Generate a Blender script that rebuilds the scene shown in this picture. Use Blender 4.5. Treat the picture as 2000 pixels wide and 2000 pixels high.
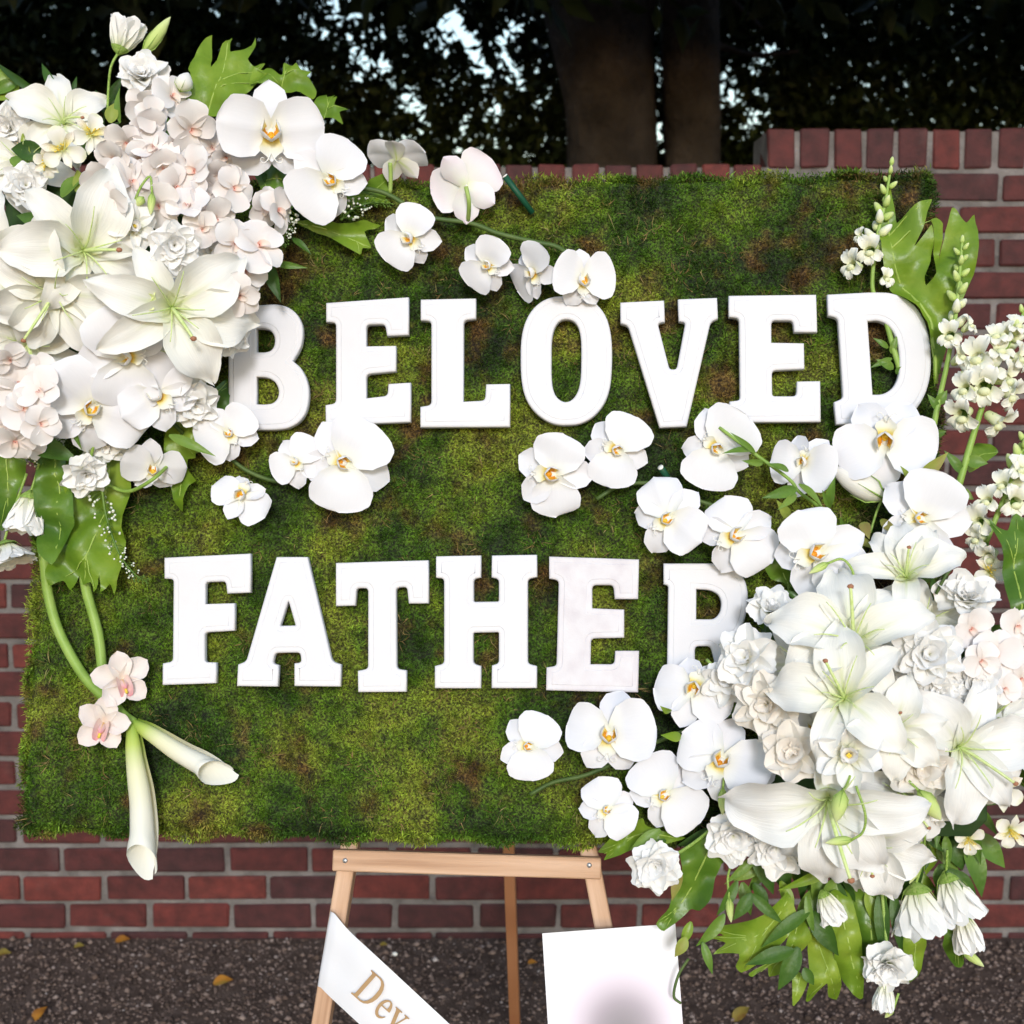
import bpy, bmesh, math, random
import numpy as np
from mathutils import Vector, Matrix, noise
from mathutils.geometry import delaunay_2d_cdt
for o in list(bpy.data.objects): bpy.data.objects.remove(o)
SC = bpy.context.scene; COL = SC.collection
R = math.radians
random.seed(7); NR = np.random.default_rng(7)

# ------------------------------------------------------------ camera, sky, sun, exposure
FPX = 2600.0; PITCH = R(8); CAMZ = 1.6
cam = bpy.data.cameras.new('camera'); co = bpy.data.objects.new('camera', cam); COL.objects.link(co)
co.location = (0, 0, CAMZ); co.rotation_euler = (R(90)-PITCH, 0, 0)
cam.sensor_width = 36; cam.lens = 36*FPX/2000; cam.clip_start = .05; cam.clip_end = 400
cam.dof.use_dof = True; cam.dof.focus_distance = 1.72; cam.dof.aperture_fstop = 7.0
SC.camera = co
SUN_EL, SUN_AZ = 21.0, 3.0      # degrees; the sun stands behind the camera, a little to its right
W = bpy.data.worlds.new('World'); SC.world = W; W.use_nodes = True
nt = W.node_tree; bg = nt.nodes['Background']; sky = nt.nodes.new('ShaderNodeTexSky')
sky.sky_type = 'NISHITA'; sky.sun_disc = False; sky.sun_elevation = R(SUN_EL); sky.sun_rotation = R(180-SUN_AZ)
sky.air_density = 1.3; sky.dust_density = 0.6; sky.ozone_density = 0.6
nt.links.new(sky.outputs[0], bg.inputs[0]); bg.inputs[1].default_value = .15
sun = bpy.data.lights.new('sun', 'SUN'); so = bpy.data.objects.new('sun', sun); COL.objects.link(so)
sun.energy = 1.5; sun.angle = R(10.0); sun.color = (.97, .975, 1.0)
sd = Vector((math.sin(R(SUN_AZ))*math.cos(R(SUN_EL)), -math.cos(R(SUN_AZ))*math.cos(R(SUN_EL)), math.sin(R(SUN_EL))))
so.rotation_euler = sd.to_track_quat('Z', 'Y').to_euler(); so.location = sd*20
vs = SC.view_settings; vs.view_transform = 'Standard'; vs.look = 'None'; vs.gamma = 1; vs.exposure = 0.46; vs.use_curve_mapping = False
SC.render.engine = 'CYCLES'; SC.cycles.max_bounces = 10; SC.cycles.diffuse_bounces = 7; SC.cycles.transparent_max_bounces = 4

# ------------------------------------------------------------ frames: camera and leaning board
CC = Vector((0, 0, CAMZ)); CR = Vector((1, 0, 0))
CF = Vector((0, math.cos(PITCH), -math.sin(PITCH))); CU = Vector((0, math.sin(PITCH), math.cos(PITCH)))
BO = Vector((-.0489, 1.7633, 1.3696)); BW, BH = 1.22, .892
yaw, lean, rl = -.0807, .2603, .0102
bx = Vector((math.cos(yaw), math.sin(yaw), 0)); bn0 = Vector((math.sin(yaw), -math.cos(yaw), 0))
by = Vector((0, 0, 1))*math.cos(lean) - bn0*math.sin(lean)
BX = bx*math.cos(rl) + by*math.sin(rl); BY = by*math.cos(rl) - bx*math.sin(rl); BN = BX.cross(BY).normalized()
BM = Matrix((BX, BY, BN)).transposed().to_4x4(); BM.translation = BO
BMI = BM.inverted()
def ray(px, py): return CF + CR*((px-1000)/FPX) - CU*((py-1000)/FPX)
def P(px, py, h=0.0):                     # point where a photo direction meets the plane h metres in front of the board
    d = ray(px, py); o = BO + BN*h
    return CC + d*((o-CC).dot(BN)/d.dot(BN))
def atY(px, py, Y):
    d = ray(px, py); return CC + d*(Y/d.y)
def atZ(px, py, z):
    d = ray(px, py); return CC + d*((z-CAMZ)/d.z)
def mpp(p): return (p-CC).dot(CF)/FPX     # metres per photo pixel at a point
def frame(p, roll=0, fx=0, fy=0, fz=1, s=1.0):
    z = ((CC-p).normalized()*fz + CR*fx + CU*fy).normalized()
    u = CU*math.cos(R(roll)) - CR*math.sin(R(roll))
    y = u - z*u.dot(z)
    if y.length < .15: y = -CF + z*CF.dot(z)
    y.normalize(); x = y.cross(z)
    m = Matrix((x*s, y*s, z*s)).transposed().to_4x4(); m.translation = p
    return m

# ------------------------------------------------------------ object helpers
def tag(o, label, cat, group=None, kind=None):
    if label: o['label'] = label
    if cat: o['category'] = cat
    if group: o['group'] = group
    if kind: o['kind'] = kind
    return o
def thing(name, label, cat, m=None, group=None):
    o = bpy.data.objects.new(name, None); COL.objects.link(o); o.empty_display_size = .02
    if m is not None: o.matrix_world = m
    return tag(o, label, cat, group)
def obj(name, me, mat=None, parent=None, m=None):
    o = bpy.data.objects.new(name, me); COL.objects.link(o)
    if mat and (not me.materials): me.materials.append(mat)
    if parent: o.parent = parent
    if m is not None: o.matrix_local = m
    return o
def mesh(name, vs_, fs, uvs=None, smooth=True):
    me = bpy.data.meshes.new(name); me.from_pydata([tuple(v) for v in vs_], [], fs); 
    if uvs is not None:
        l = me.uv_layers.new(name='UVMap'); vi = np.empty(len(me.loops), np.int32); me.loops.foreach_get('vertex_index', vi)
        l.data.foreach_set('uv', np.asarray(uvs, np.float32)[vi].ravel())
    if smooth: me.polygons.foreach_set('use_smooth', [True]*len(me.polygons))
    me.update(); return me
def tri_mesh(name, V, T, smooth=False):
    me = bpy.data.meshes.new(name); V = np.asarray(V, np.float32); T = np.asarray(T, np.int32)
    me.vertices.add(len(V)); me.vertices.foreach_set('co', V.ravel())
    me.loops.add(T.size); me.loops.foreach_set('vertex_index', T.ravel())
    me.polygons.add(len(T)); me.polygons.foreach_set('loop_start', np.arange(0, T.size, 3, dtype=np.int32))
    me.update(calc_edges=True); me.validate()
    if smooth: me.polygons.foreach_set('use_smooth', [True]*len(T))
    return me
class MB:
    def __init__(s): s.v = []; s.f = []; s.uv = []
    def add(s, v, f, uv=None):
        n = len(s.v); s.v += [tuple(a) for a in v]; s.f += [tuple(i+n for i in q) for q in f]
        s.uv += list(uv) if uv is not None else [(.5, .5)]*len(v); return s
    def mesh(s, name, smooth=True): return mesh(name, s.v, s.f, s.uv, smooth)
def catmull(pts, n=6):
    pts = [Vector(p) for p in pts]
    if len(pts) < 3: return [pts[0].lerp(pts[1], i/n) for i in range(n+1)]
    out = []; q = [pts[0]*2-pts[1]] + pts + [pts[-1]*2-pts[-2]]
    for i in range(1, len(q)-2):
        a, b, c, d = q[i-1:i+3]
        for k in range(n):
            t = k/n
            out.append(.5*((2*b) + (c-a)*t + (2*a-5*b+4*c-d)*t*t + (3*b-a-3*c+d)*t**3))
    out.append(pts[-1]); return out
def tube(mb, path, r, n=6, cap=True):
    path = [Vector(p) for p in path]; L = len(path); up = None; vs_ = []; uv = []
    for i, p in enumerate(path):
        t = (path[min(i+1, L-1)] - path[max(i-1, 0)]); t = t.normalized() if t.length > 1e-9 else Vector((0, 0, 1))
        if up is None: up = t.orthogonal().normalized()
        up = (up - t*up.dot(t)).normalized(); b = t.cross(up)
        rr = r(i/(L-1)) if callable(r) else r
        for k in range(n):
            a = 2*math.pi*k/n; vs_.append(p + (up*math.cos(a)+b*math.sin(a))*rr); uv.append((k/n, i/(L-1)))
    fs = [(i*n+k, i*n+(k+1) % n, (i+1)*n+(k+1) % n, (i+1)*n+k) for i in range(L-1) for k in range(n)]
    if cap: fs += [tuple(range(n))[::-1], tuple((L-1)*n+k for k in range(n))]
    return mb.add(vs_, fs, uv)
def tube_mesh(name, path, r, n=6): mb = MB(); tube(mb, path, r, n); return mb.mesh(name)
def box_mesh(name, sx, sy, sz, bev=0):
    bm = bmesh.new(); bmesh.ops.create_cube(bm, size=1)
    for v in bm.verts: v.co = Vector((v.co.x*sx, v.co.y*sy, v.co.z*sz))
    if bev: bmesh.ops.bevel(bm, geom=list(bm.edges), offset=bev, segments=1, affect='EDGES', profile=.7)
    me = bpy.data.meshes.new(name); bm.to_mesh(me); bm.free(); return me
def smoothstep(a, b, x): t = max(0, min(1, (x-a)/(b-a))); return t*t*(3-2*t)
def lerpt(tab, v):
    if v <= tab[0][0]: return tab[0][1]
    for (a, x), (b, y) in zip(tab, tab[1:]):
        if v <= b: t = (v-a)/(b-a); t = t*t*(3-2*t)*.5+t*.5; return x+(y-x)*t
    return tab[-1][1]

# ------------------------------------------------------------ materials
def newmat(name):
    m = bpy.data.materials.new(name); m.use_nodes = True; n = m.node_tree
    return m, n, n.nodes['Principled BSDF'], n.nodes['Material Output']
def N(n, t, **k):
    x = n.nodes.new(t)
    for a, b in k.items():
        if a.startswith('i_'): x.inputs[int(a[2:])].default_value = b
        else: setattr(x, a, b)
    return x
def ramp(n, fac, stops, interp='LINEAR'):
    r = N(n, 'ShaderNodeValToRGB'); r.color_ramp.interpolation = interp; e = r.color_ramp.elements
    while len(e) < len(stops): e.new(.5)
    for k, (p, c) in enumerate(stops): e[k].position = p; e[k].color = (*c, 1) if len(c) == 3 else c
    if fac is not None: n.links.new(fac, r.inputs[0])
    return r
def petal_mat(name, stops, rib=None, ribw=.10, ribv=.6, trans=.14, rough=.55, vein=.05, speck=None, tint=None, streak=.985):
    """colour runs from the claw (v=0) to the tip (v=1); rib = colour along the midrib near the claw"""
    m, n, b, out = newmat(name); L = n.links.new
    tc = N(n, 'ShaderNodeTexCoord'); sp = N(n, 'ShaderNodeSeparateXYZ'); L(tc.outputs['UV'], sp.inputs[0])
    col = ramp(n, sp.outputs[1], stops).outputs[0]
    if rib:
        d = N(n, 'ShaderNodeMath', operation='SUBTRACT', i_1=.5); L(sp.outputs[0], d.inputs[0])
        a = N(n, 'ShaderNodeMath', operation='ABSOLUTE'); L(d.outputs[0], a.inputs[0])
        r1 = N(n, 'ShaderNodeMapRange', i_1=0., i_2=ribw, i_3=1., i_4=0.); r1.interpolation_type = 'SMOOTHSTEP'; L(a.outputs[0], r1.inputs[0])
        r2 = N(n, 'ShaderNodeMapRange', i_1=0., i_2=ribv, i_3=1., i_4=0.); L(sp.outputs[1], r2.inputs[0])
        mu = N(n, 'ShaderNodeMath', operation='MULTIPLY'); L(r1.outputs[0], mu.inputs[0]); L(r2.outputs[0], mu.inputs[1])
        mx = N(n, 'ShaderNodeMix', data_type='RGBA'); L(mu.outputs[0], mx.inputs[0]); L(col, mx.inputs[6]); mx.inputs[7].default_value = (*rib, 1); col = mx.outputs[2]
    mp = N(n, 'ShaderNodeMapping'); mp.inputs['Scale'].default_value = (26, 2.2, 1); L(tc.outputs['UV'], mp.inputs[0])
    no = N(n, 'ShaderNodeTexNoise', i_2=1.6, i_3=3.); L(mp.outputs[0], no.inputs['Vector'])
    if tint:                                   # soft blotches of a second colour, a different one on each flower
        oi = N(n, 'ShaderNodeObjectInfo'); n2 = N(n, 'ShaderNodeTexNoise', noise_dimensions='4D'); n2.inputs['Scale'].default_value = 1.6
        L(tc.outputs['UV'], n2.inputs['Vector']); ml = N(n, 'ShaderNodeMath', operation='MULTIPLY', i_1=40.); L(oi.outputs['Random'], ml.inputs[0]); L(ml.outputs[0], n2.inputs['W'])
        rr = N(n, 'ShaderNodeMapRange', i_1=.42, i_2=.75, i_3=0., i_4=tint[1]); L(n2.outputs[0], rr.inputs[0])
        mx = N(n, 'ShaderNodeMix', data_type='RGBA'); L(rr.outputs[0], mx.inputs[0]); L(col, mx.inputs[6]); mx.inputs[7].default_value = (*tint[0], 1); col = mx.outputs[2]
    if speck:
        n3 = N(n, 'ShaderNodeTexVoronoi'); n3.inputs['Scale'].default_value = 16; mp3 = N(n, 'ShaderNodeMapping'); mp3.inputs['Scale'].default_value = (1.2, .55, 1)
        L(tc.outputs['UV'], mp3.inputs[0]); L(mp3.outputs[0], n3.inputs['Vector'])
        lt = N(n, 'ShaderNodeMath', operation='LESS_THAN', i_1=.2); L(n3.outputs['Distance'], lt.inputs[0])
        mx = N(n, 'ShaderNodeMix', data_type='RGBA'); L(lt.outputs[0], mx.inputs[0]); L(col, mx.inputs[6]); mx.inputs[7].default_value = (*speck, 1); col = mx.outputs[2]
    hs = N(n, 'ShaderNodeMapRange', i_1=.3, i_2=.7, i_3=streak, i_4=1.01); L(no.outputs[0], hs.inputs[0])
    mm = N(n, 'ShaderNodeMix', data_type='RGBA', blend_type='MULTIPLY'); mm.inputs[0].default_value = 1; L(col, mm.inputs[6]); L(hs.outputs[0], mm.inputs[7]); col = mm.outputs[2]
    L(col, b.inputs['Base Color']); b.inputs['Roughness'].default_value = rough; b.inputs['Specular IOR Level'].default_value = .28
    bp = N(n, 'ShaderNodeBump'); bp.inputs['Strength'].default_value = vein; bp.inputs['Distance'].default_value = .002; L(no.outputs[0], bp.inputs['Height']); L(bp.outputs[0], b.inputs['Normal'])
    tr = N(n, 'ShaderNodeBsdfTranslucent'); L(col, tr.inputs[0]); ms = N(n, 'ShaderNodeMixShader'); ms.inputs[0].default_value = trans
    L(b.outputs[0], ms.inputs[1]); L(tr.outputs[0], ms.inputs[2]); L(ms.outputs[0], out.inputs[0])
    return m
def noise_mat(name, cols, scale=8, rough=.8, bump=0., bscale=60, detail=4, obj_rand=0., spec=.3, coord='Object', trans=0, dist=.004):
    m, n, b, out = newmat(name); L = n.links.new
    tc = N(n, 'ShaderNodeTexCoord'); no = N(n, 'ShaderNodeTexNoise'); no.inputs['Scale'].default_value = scale; no.inputs['Detail'].default_value = detail
    if coord == 'World': g = N(n, 'ShaderNodeNewGeometry'); src = g.outputs['Position']
    else: src = tc.outputs[coord]
    L(src, no.inputs['Vector']); k = len(cols)
    fac = no.outputs[0]
    if obj_rand:
        oi = N(n, 'ShaderNodeObjectInfo'); mr = N(n, 'ShaderNodeMapRange', i_1=0., i_2=1., i_3=-obj_rand, i_4=obj_rand); L(oi.outputs['Random'], mr.inputs[0])
        ad = N(n, 'ShaderNodeMath', operation='ADD'); L(fac, ad.inputs[0]); L(mr.outputs[0], ad.inputs[1]); fac = ad.outputs[0]
    c = ramp(n, fac, [(.3+.4*i/max(1, k-1), cols[i]) for i in range(k)]).outputs[0]
    L(c, b.inputs['Base Color']); b.inputs['Roughness'].default_value = rough; b.inputs['Specular IOR Level'].default_value = spec
    if bump:
        n2 = N(n, 'ShaderNodeTexNoise'); n2.inputs['Scale'].default_value = bscale; n2.inputs['Detail'].default_value = 5; L(src, n2.inputs['Vector'])
        bp = N(n, 'ShaderNodeBump'); bp.inputs['Strength'].default_value = bump; bp.inputs['Distance'].default_value = dist; L(n2.outputs[0], bp.inputs['Height']); L(bp.outputs[0], b.inputs['Normal'])
    if trans:
        tr = N(n, 'ShaderNodeBsdfTranslucent'); L(c, tr.inputs[0]); ms = N(n, 'ShaderNodeMixShader'); ms.inputs[0].default_value = trans
        L(b.outputs[0], ms.inputs[1]); L(tr.outputs[0], ms.inputs[2]); L(ms.outputs[0], out.inputs[0])
    return m
Wt = (.80, .80, .845)
M = {}
M['phal'] = petal_mat('orchid_petal', [(0, (.80, .82, .66)), (.16, (.83, .83, .80)), (.4, Wt), (1, Wt)], vein=.03)
M['phal_back'] = petal_mat('orchid_petal_pink', [(0, (.72, .78, .50)), (.25, (.82, .82, .76)), (.6, (.83, .81, .83)), (1, (.82, .75, .81))], vein=.04, tint=((.82, .68, .79), .5))
M['phal_stripe'] = petal_mat('orchid_sepal_striped', [(0, (.76, .80, .52)), (.4, (.80, .80, .74)), (1, (.81, .77, .79))], rib=(.58, .70, .24), ribw=.14, ribv=1.0)
M['lip'] = petal_mat('orchid_lip', [(0, (.66, .20, .01)), (.22, (.76, .38, .02)), (.42, (.80, .66, .20)), (.58, (.80, .79, .66)), (1, Wt)], vein=.05)
M['lipside'] = petal_mat('orchid_lip_lobe', [(0, (.76, .40, .03)), (.25, (.80, .66, .18)), (.45, (.80, .79, .68)), (1, Wt)], vein=.05)
M['callus'] = noise_mat('orchid_callus', [(.72, .22, .01), (.80, .48, .02), (.78, .60, .10)], 30, .45, obj_rand=.15)
M['waxwhite'] = noise_mat('column_white', [(.80, .80, .74), (.83, .82, .80)], 8, .45)
M['lily'] = petal_mat('lily_tepal', [(0, (.55, .68, .20)), (.12, (.76, .79, .54)), (.27, (.84, .835, .76)), (.7, (.86, .85, .82)), (1, (.85, .84, .79))], rib=(.66, .74, .32), ribw=.09, ribv=.55, vein=.35, streak=.93)
M['lilyold'] = petal_mat('lily_tepal_cool', [(0, (.60, .70, .28)), (.12, (.79, .81, .64)), (.27, (.84, .84, .82)), (1, (.86, .85, .85))], rib=(.70, .74, .44), ribw=.08, ribv=.5, vein=.4, rough=.5, streak=.93)
M['filament'] = noise_mat('lily_filament', [(.50, .64, .20), (.66, .74, .38)], 20, .5)
M['stigma'] = noise_mat('lily_stigma', [(.30, .12, .06), (.42, .20, .12)], 60, .6)
M['lis'] = petal_mat('lisianthus_petal', [(0, (.50, .62, .22)), (.22, (.82, .83, .68)), (.5, (.88, .875, .85)), (1, (.89, .885, .885))], vein=.04, rough=.6, trans=.2)
M['liscream'] = petal_mat('lisianthus_petal_cream', [(0, (.62, .64, .30)), (.3, (.84, .82, .72)), (.7, (.86, .83, .78)), (1, (.86, .82, .76))], vein=.05, tint=((.84, .76, .69), .5), trans=.2)
M['throat'] = petal_mat('lisianthus_throat', [(0, (.25, .10, .01)), (.45, (.62, .36, .03)), (1, (.80, .70, .35))])
M['blush'] = petal_mat('blush_orchid_petal', [(0, (.81, .68, .62)), (.2, (.82, .77, .74)), (.55, (.81, .775, .765)), (1, (.83, .81, .81))], vein=.05, tint=((.82, .73, .71), .6))
M['blushlip'] = petal_mat('blush_orchid_lip', [(0, (.66, .26, .20)), (.35, (.80, .62, .54)), (1, (.82, .76, .70))])
M['darkdot'] = noise_mat('anther_red', [(.22, .03, .03), (.34, .08, .03)], 50)
M['alst'] = petal_mat('alstroemeria_tepal', [(0, (.66, .72, .30)), (.4, (.82, .81, .70)), (.8, (.83, .81, .76)), (1, (.72, .74, .50))], vein=.12)
M['alstspot'] = petal_mat('alstroemeria_tepal_flecked', [(0, (.74, .68, .16)), (.35, (.82, .72, .22)), (.65, (.83, .78, .62)), (1, (.83, .78, .74))], speck=(.26, .09, .04))
M['yellow'] = noise_mat('stamen_yellow', [(.74, .50, .04), (.80, .64, .12)], 30)
M['cymb'] = petal_mat('cymbidium_tepal', [(0, (.80, .72, .62)), (.4, (.82, .77, .73)), (1, (.82, .74, .71))], vein=.2, tint=((.80, .62, .60), .4))
M['cymblip'] = petal_mat('cymbidium_lip', [(0, (.80, .66, .58)), (.45, (.82, .60, .58)), (.8, (.78, .40, .44)), (1, (.72, .24, .32))], rib=(.80, .46, .10), ribw=.2, ribv=1.1)
M['calla'] = petal_mat('calla_spathe', [(0, (.26, .42, .05)), (.16, (.50, .62, .14)), (.34, (.80, .79, .52)), (.6, (.83, .815, .70)), (1, (.82, .82, .76))], vein=.05, rough=.42, trans=.15)
M['callain'] = M['calla']
M['snap'] = petal_mat('snapdragon_petal', [(0, (.52, .66, .20)), (.3, (.76, .79, .48)), (.6, (.83, .83, .70)), (1, (.85, .845, .80))], vein=.1)
M['snapbud'] = petal_mat('snapdragon_bud', [(0, (.36, .52, .10)), (.5, (.58, .70, .24)), (1, (.74, .78, .46))], vein=.15)
def leaf_mat(name, a, b2, rib, rough=.42, trans=.25):
    return petal_mat(name, [(0, a), (.5, b2), (1, a)], rib=rib, ribw=.05, ribv=3., rough=rough, trans=trans, vein=.35, tint=(tuple(c*.7 for c in a), .6))
M['lime'] = noise_mat('fern_leaf_lime', [(.10, .205, .016), (.19, .315, .024), (.29, .40, .045)], 14, .36, .35, 70, obj_rand=.05, trans=.25, spec=.4)
M['midgreen'] = noise_mat('fern_leaf_green', [(.045, .12, .014), (.09, .19, .018), (.16, .28, .03)], 14, .34, .35, 70, obj_rand=.05, trans=.2, spec=.45)
M['dark'] = noise_mat('leaf_dark_green', [(.022, .062, .009), (.042, .105, .013), (.075, .16, .02)], 16, .45, .3, 120, obj_rand=.08, trans=.12, spec=.3)
M['leafgreen'] = noise_mat('leaf_green', [(.06, .14, .02), (.12, .23, .03), (.20, .31, .05)], 16, .42, .3, 120, obj_rand=.08, trans=.2, spec=.4)
M['olive'] = noise_mat('leaf_olive', [(.20, .30, .04), (.28, .34, .06), (.30, .20, .08)], 20, .5, .2, 120, obj_rand=.08, trans=.2)
M['rib'] = noise_mat('leaf_midrib', [(.26, .38, .06), (.36, .48, .12)], 14, .5)
M['stem'] = noise_mat('flower_stem', [(.16, .28, .04), (.26, .40, .08), (.36, .48, .14)], 18, .45, .15, 90, obj_rand=.06)
M['stemdark'] = noise_mat('orchid_stem', [(.035, .07, .015), (.07, .12, .03), (.10, .15, .04)], 30, .5, .2, 120)
M['stake'] = noise_mat('green_stake', [(.006, .06, .03), (.012, .09, .045)], 20, .5)
M['foam'] = noise_mat('floral_foam', [(.02, .05, .015), (.04, .08, .02)], 40, .9)
M['bead'] = noise_mat('tiny_flower_bud', [(.62, .68, .50), (.82, .82, .80)], 400, .4, coord='World')

# ------------------------------------------------------------ petals
def petal(name, L=1, prof=((0, .1), (.5, .4), (1, .02)), bend=((0, 0), (1, 0)), cup=((0, .3), (1, .1)), ruf=0., rn=3., rimn=0., rim=0., seed=0, nu=8, nv=12, fold=0., twist=0., notch=0.):
    rg = random.Random(seed); x = z = 0.; vs_ = []; uv = []; pv = 0.; ph = [rg.uniform(0, 6.28) for _ in range(6)]
    for j in range(nv+1):
        t = j/nv; v = 1-(1-t)**1.75
        th = lerpt(bend, (v+pv)/2); x += math.cos(th)*(v-pv)*L; z += math.sin(th)*(v-pv)*L; pv = v
        nx, nz = -math.sin(th), math.cos(th); w = lerpt(prof, v); cp = lerpt(cup, v)
        for i in range(nu+1):
            s = -1+2*i/nu
            zz = cp*w*s*s - fold*w*abs(s)*(1-abs(s))*2 + twist*v*s*w
            zz += ruf*(abs(s)**1.5)*smoothstep(.1, .5, v)*math.sin(rn*v*6.28+ph[0]+(1.7 if s > 0 else 0)+ph[1])
            zz += rim*smoothstep(.45, 1, v)*math.sin(rimn*s*3.14+ph[2]+1.5*math.sin(v*5+ph[3]))*(.5+.5*math.sin(2.1*s+ph[4]))
            zz += .018*L*math.sin(3*v+2*s+ph[5])
            sy = s*w*(1-.12*abs(cp)*s*s); dx = -notch*w*max(0, 1-abs(s)*3)*smoothstep(.8, 1, v) + rim*.5*smoothstep(.8, 1, v)*math.sin(rimn*1.7*s*3.14+ph[3])
            vs_.append((x+nx*zz+dx*math.cos(th), sy, z+nz*zz+dx*math.sin(th))); uv.append((i/nu, v))
    fs = [(j*(nu+1)+i, j*(nu+1)+i+1, (j+1)*(nu+1)+i+1, (j+1)*(nu+1)+i) for j in range(nv) for i in range(nu)]
    return vs_, fs, uv
PC = {}
def PM(key, var, **k):
    kk = (key, var)
    if kk not in PC: v, f, u = petal(key, seed=hash(key) % 1000 + var*17 if False else sum(map(ord, key))+var*17, **k); PC[kk] = mesh(key, v, f, u)
    return PC[kk]
def mcopy(me, mat):
    k = (me.name, mat.name)
    if k not in PC: c = me.copy(); c.materials.clear(); c.materials.append(mat); PC[k] = c
    return PC[k]
def RZ(a, z=0., tilt=0., s=1., sy=1.): return Matrix.Translation((0, 0, z)) @ Matrix.Rotation(R(a), 4, 'Z') @ Matrix.Rotation(R(-tilt), 4, 'Y') @ Matrix.Diagonal((s, s*sy, s, 1))

def lathe(prof, n=10, squash=1.):
    v = []; f = []; uv = []; L = len(prof)
    for j, (r, z) in enumerate(prof):
        for k in range(n): a = 6.2832*k/n; v.append((r*math.cos(a), r*math.sin(a)*squash, z)); uv.append((k/n, j/(L-1)))
    f = [(j*n+k, j*n+(k+1) % n, (j+1)*n+(k+1) % n, (j+1)*n+k) for j in range(L-1) for k in range(n)]
    return v, f, uv
COLUMN = MB().add(*lathe([(.001, .13), (.05, .12), (.075, .06), (.06, -.02), (.05, -.06)], 8)).mesh('column')
def blobmesh(name, sx, sy, sz):
    bm = bmesh.new(); bmesh.ops.create_icosphere(bm, subdivisions=1, radius=1)
    for v in bm.verts: v.co = Vector((v.co.x*sx, v.co.y*sy, v.co.z*sz))*(1+.15*math.sin(7*v.co.x+5*v.co.y))
    me = bpy.data.meshes.new(name); bm.to_mesh(me); bm.free(); me.polygons.foreach_set('use_smooth', [True]*len(me.polygons)); return me
CALLUS = blobmesh('callus', .075, .06, .05)
TEND = {}
for sgn in (1, -1):
    pts = [(0, 0, 0), (.05, .02*sgn, .03), (.11, .05*sgn, .05), (.15, .10*sgn, .04), (.13, .15*sgn, .05), (.08, .14*sgn, .07), (.09, .10*sgn, .08)]
    TEND[sgn] = tube_mesh('tendril', catmull(pts, 4), lambda t: .011*(1-.5*t), 5)
def phal(label, px, py, h, span, roll=0, fx=0, fy=0, fz=1, petmat='phal', sepmat=None, group=None, name='moth_orchid', squash=1.):
    p = P(px, py, h); s = span*mpp(p)*.5; rg = random.Random(int(px*7+py)); m = frame(p, roll, fx, fy, fz, s)
    t = thing(name, label, 'orchid', m, group); v = rg.randrange(8); dv = (v % 4-1.5)*.07
    pm = PM('petal', v, L=1, prof=((0, .10), (.10, .24), (.28, .50), (.55, .66-.05*(v % 3)), (.78, .62-.05*(v % 3)), (.90, .46-.05*(v % 3)), (.97, .24-.03*(v % 3)), (1, .03)),
            bend=((0, .32+dv), (.25, .12+dv), (.7, -.04-dv), (1, -.30-.16*(v % 3))), cup=((0, .45), (.4, .05+dv), (1, -.10+dv*1.5)), fold=.05*(v % 3), ruf=.03+.012*(v % 2), rn=1.2, nu=14, nv=18)
    sm = PM('sepal', v, L=.94, prof=((0, .10), (.2, .24), (.5, .36), (.75, .30), (.90, .15), (.97, .05), (1, .01)), bend=((0, .2), (.5, .0), (1, -.25-.05*v)), cup=((0, .4), (1, .14)), ruf=.016, rn=1.1, nu=10, nv=14)
    pmat = M[petmat]; smat = M[sepmat or petmat]
    for a, ss in ((12, 1), (168, 1)):
        obj('petal', mcopy(pm, pmat), None, t, RZ(a+rg.uniform(-10, 10), .035, rg.uniform(-12, 16), rg.uniform(.93, 1.06), (1 if a < 90 else -1)*rg.uniform(.9, 1.08)))
    for a in (90, -56, -124):
        obj('sepal', mcopy(sm, smat), None, t, RZ(a+rg.uniform(-9, 9), -.03, rg.uniform(-16, 6), rg.uniform(.90, 1.06)))
    k_ = rg.uniform(.85, 1.2)
    lp = PM('lip', 0, L=.50, prof=((0, .09), (.2, .12), (.4, .12), (.58, .19), (.70, .17), (.85, .06), (1, .02)), bend=((0, .5), (.4, .15), (.75, -.1), (1, .6)), cup=((0, 1.1), (.5, .5), (1, .2)), nu=6, nv=10)
    l = obj('lip', mcopy(lp, M['lip']), None, t, RZ(-90+rg.uniform(-8, 8), .02, 12+rg.uniform(-10, 14), k_))
    sl = PM('side_lobe', 0, L=.36, prof=((0, .08), (.3, .15), (.6, .20), (.85, .15), (1, .03)), bend=((0, .9), (.5, 1.25), (1, 1.9)), cup=((0, .5), (1, .7)), nu=6, nv=8)
    for sg in (1, -1):
        obj('side_lobe', mcopy(sl, M['lipside']), None, l, Matrix.Translation((.06, .05*sg, .02)) @ Matrix.Rotation(sg*R(72), 4, 'Z'))
        obj('tendril', mcopy(TEND[sg], M['waxwhite']), None, l, Matrix.Translation((.36, .01*sg, .09)))
    obj('callus', mcopy(CALLUS, M['callus']), None, l, Matrix.Translation((.10, 0, .10)))
    obj('column', mcopy(COLUMN, M['waxwhite']), None, t, Matrix.Translation((0, -.01, .03)) @ Matrix.Rotation(R(50), 4, 'X'))
    return t
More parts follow.
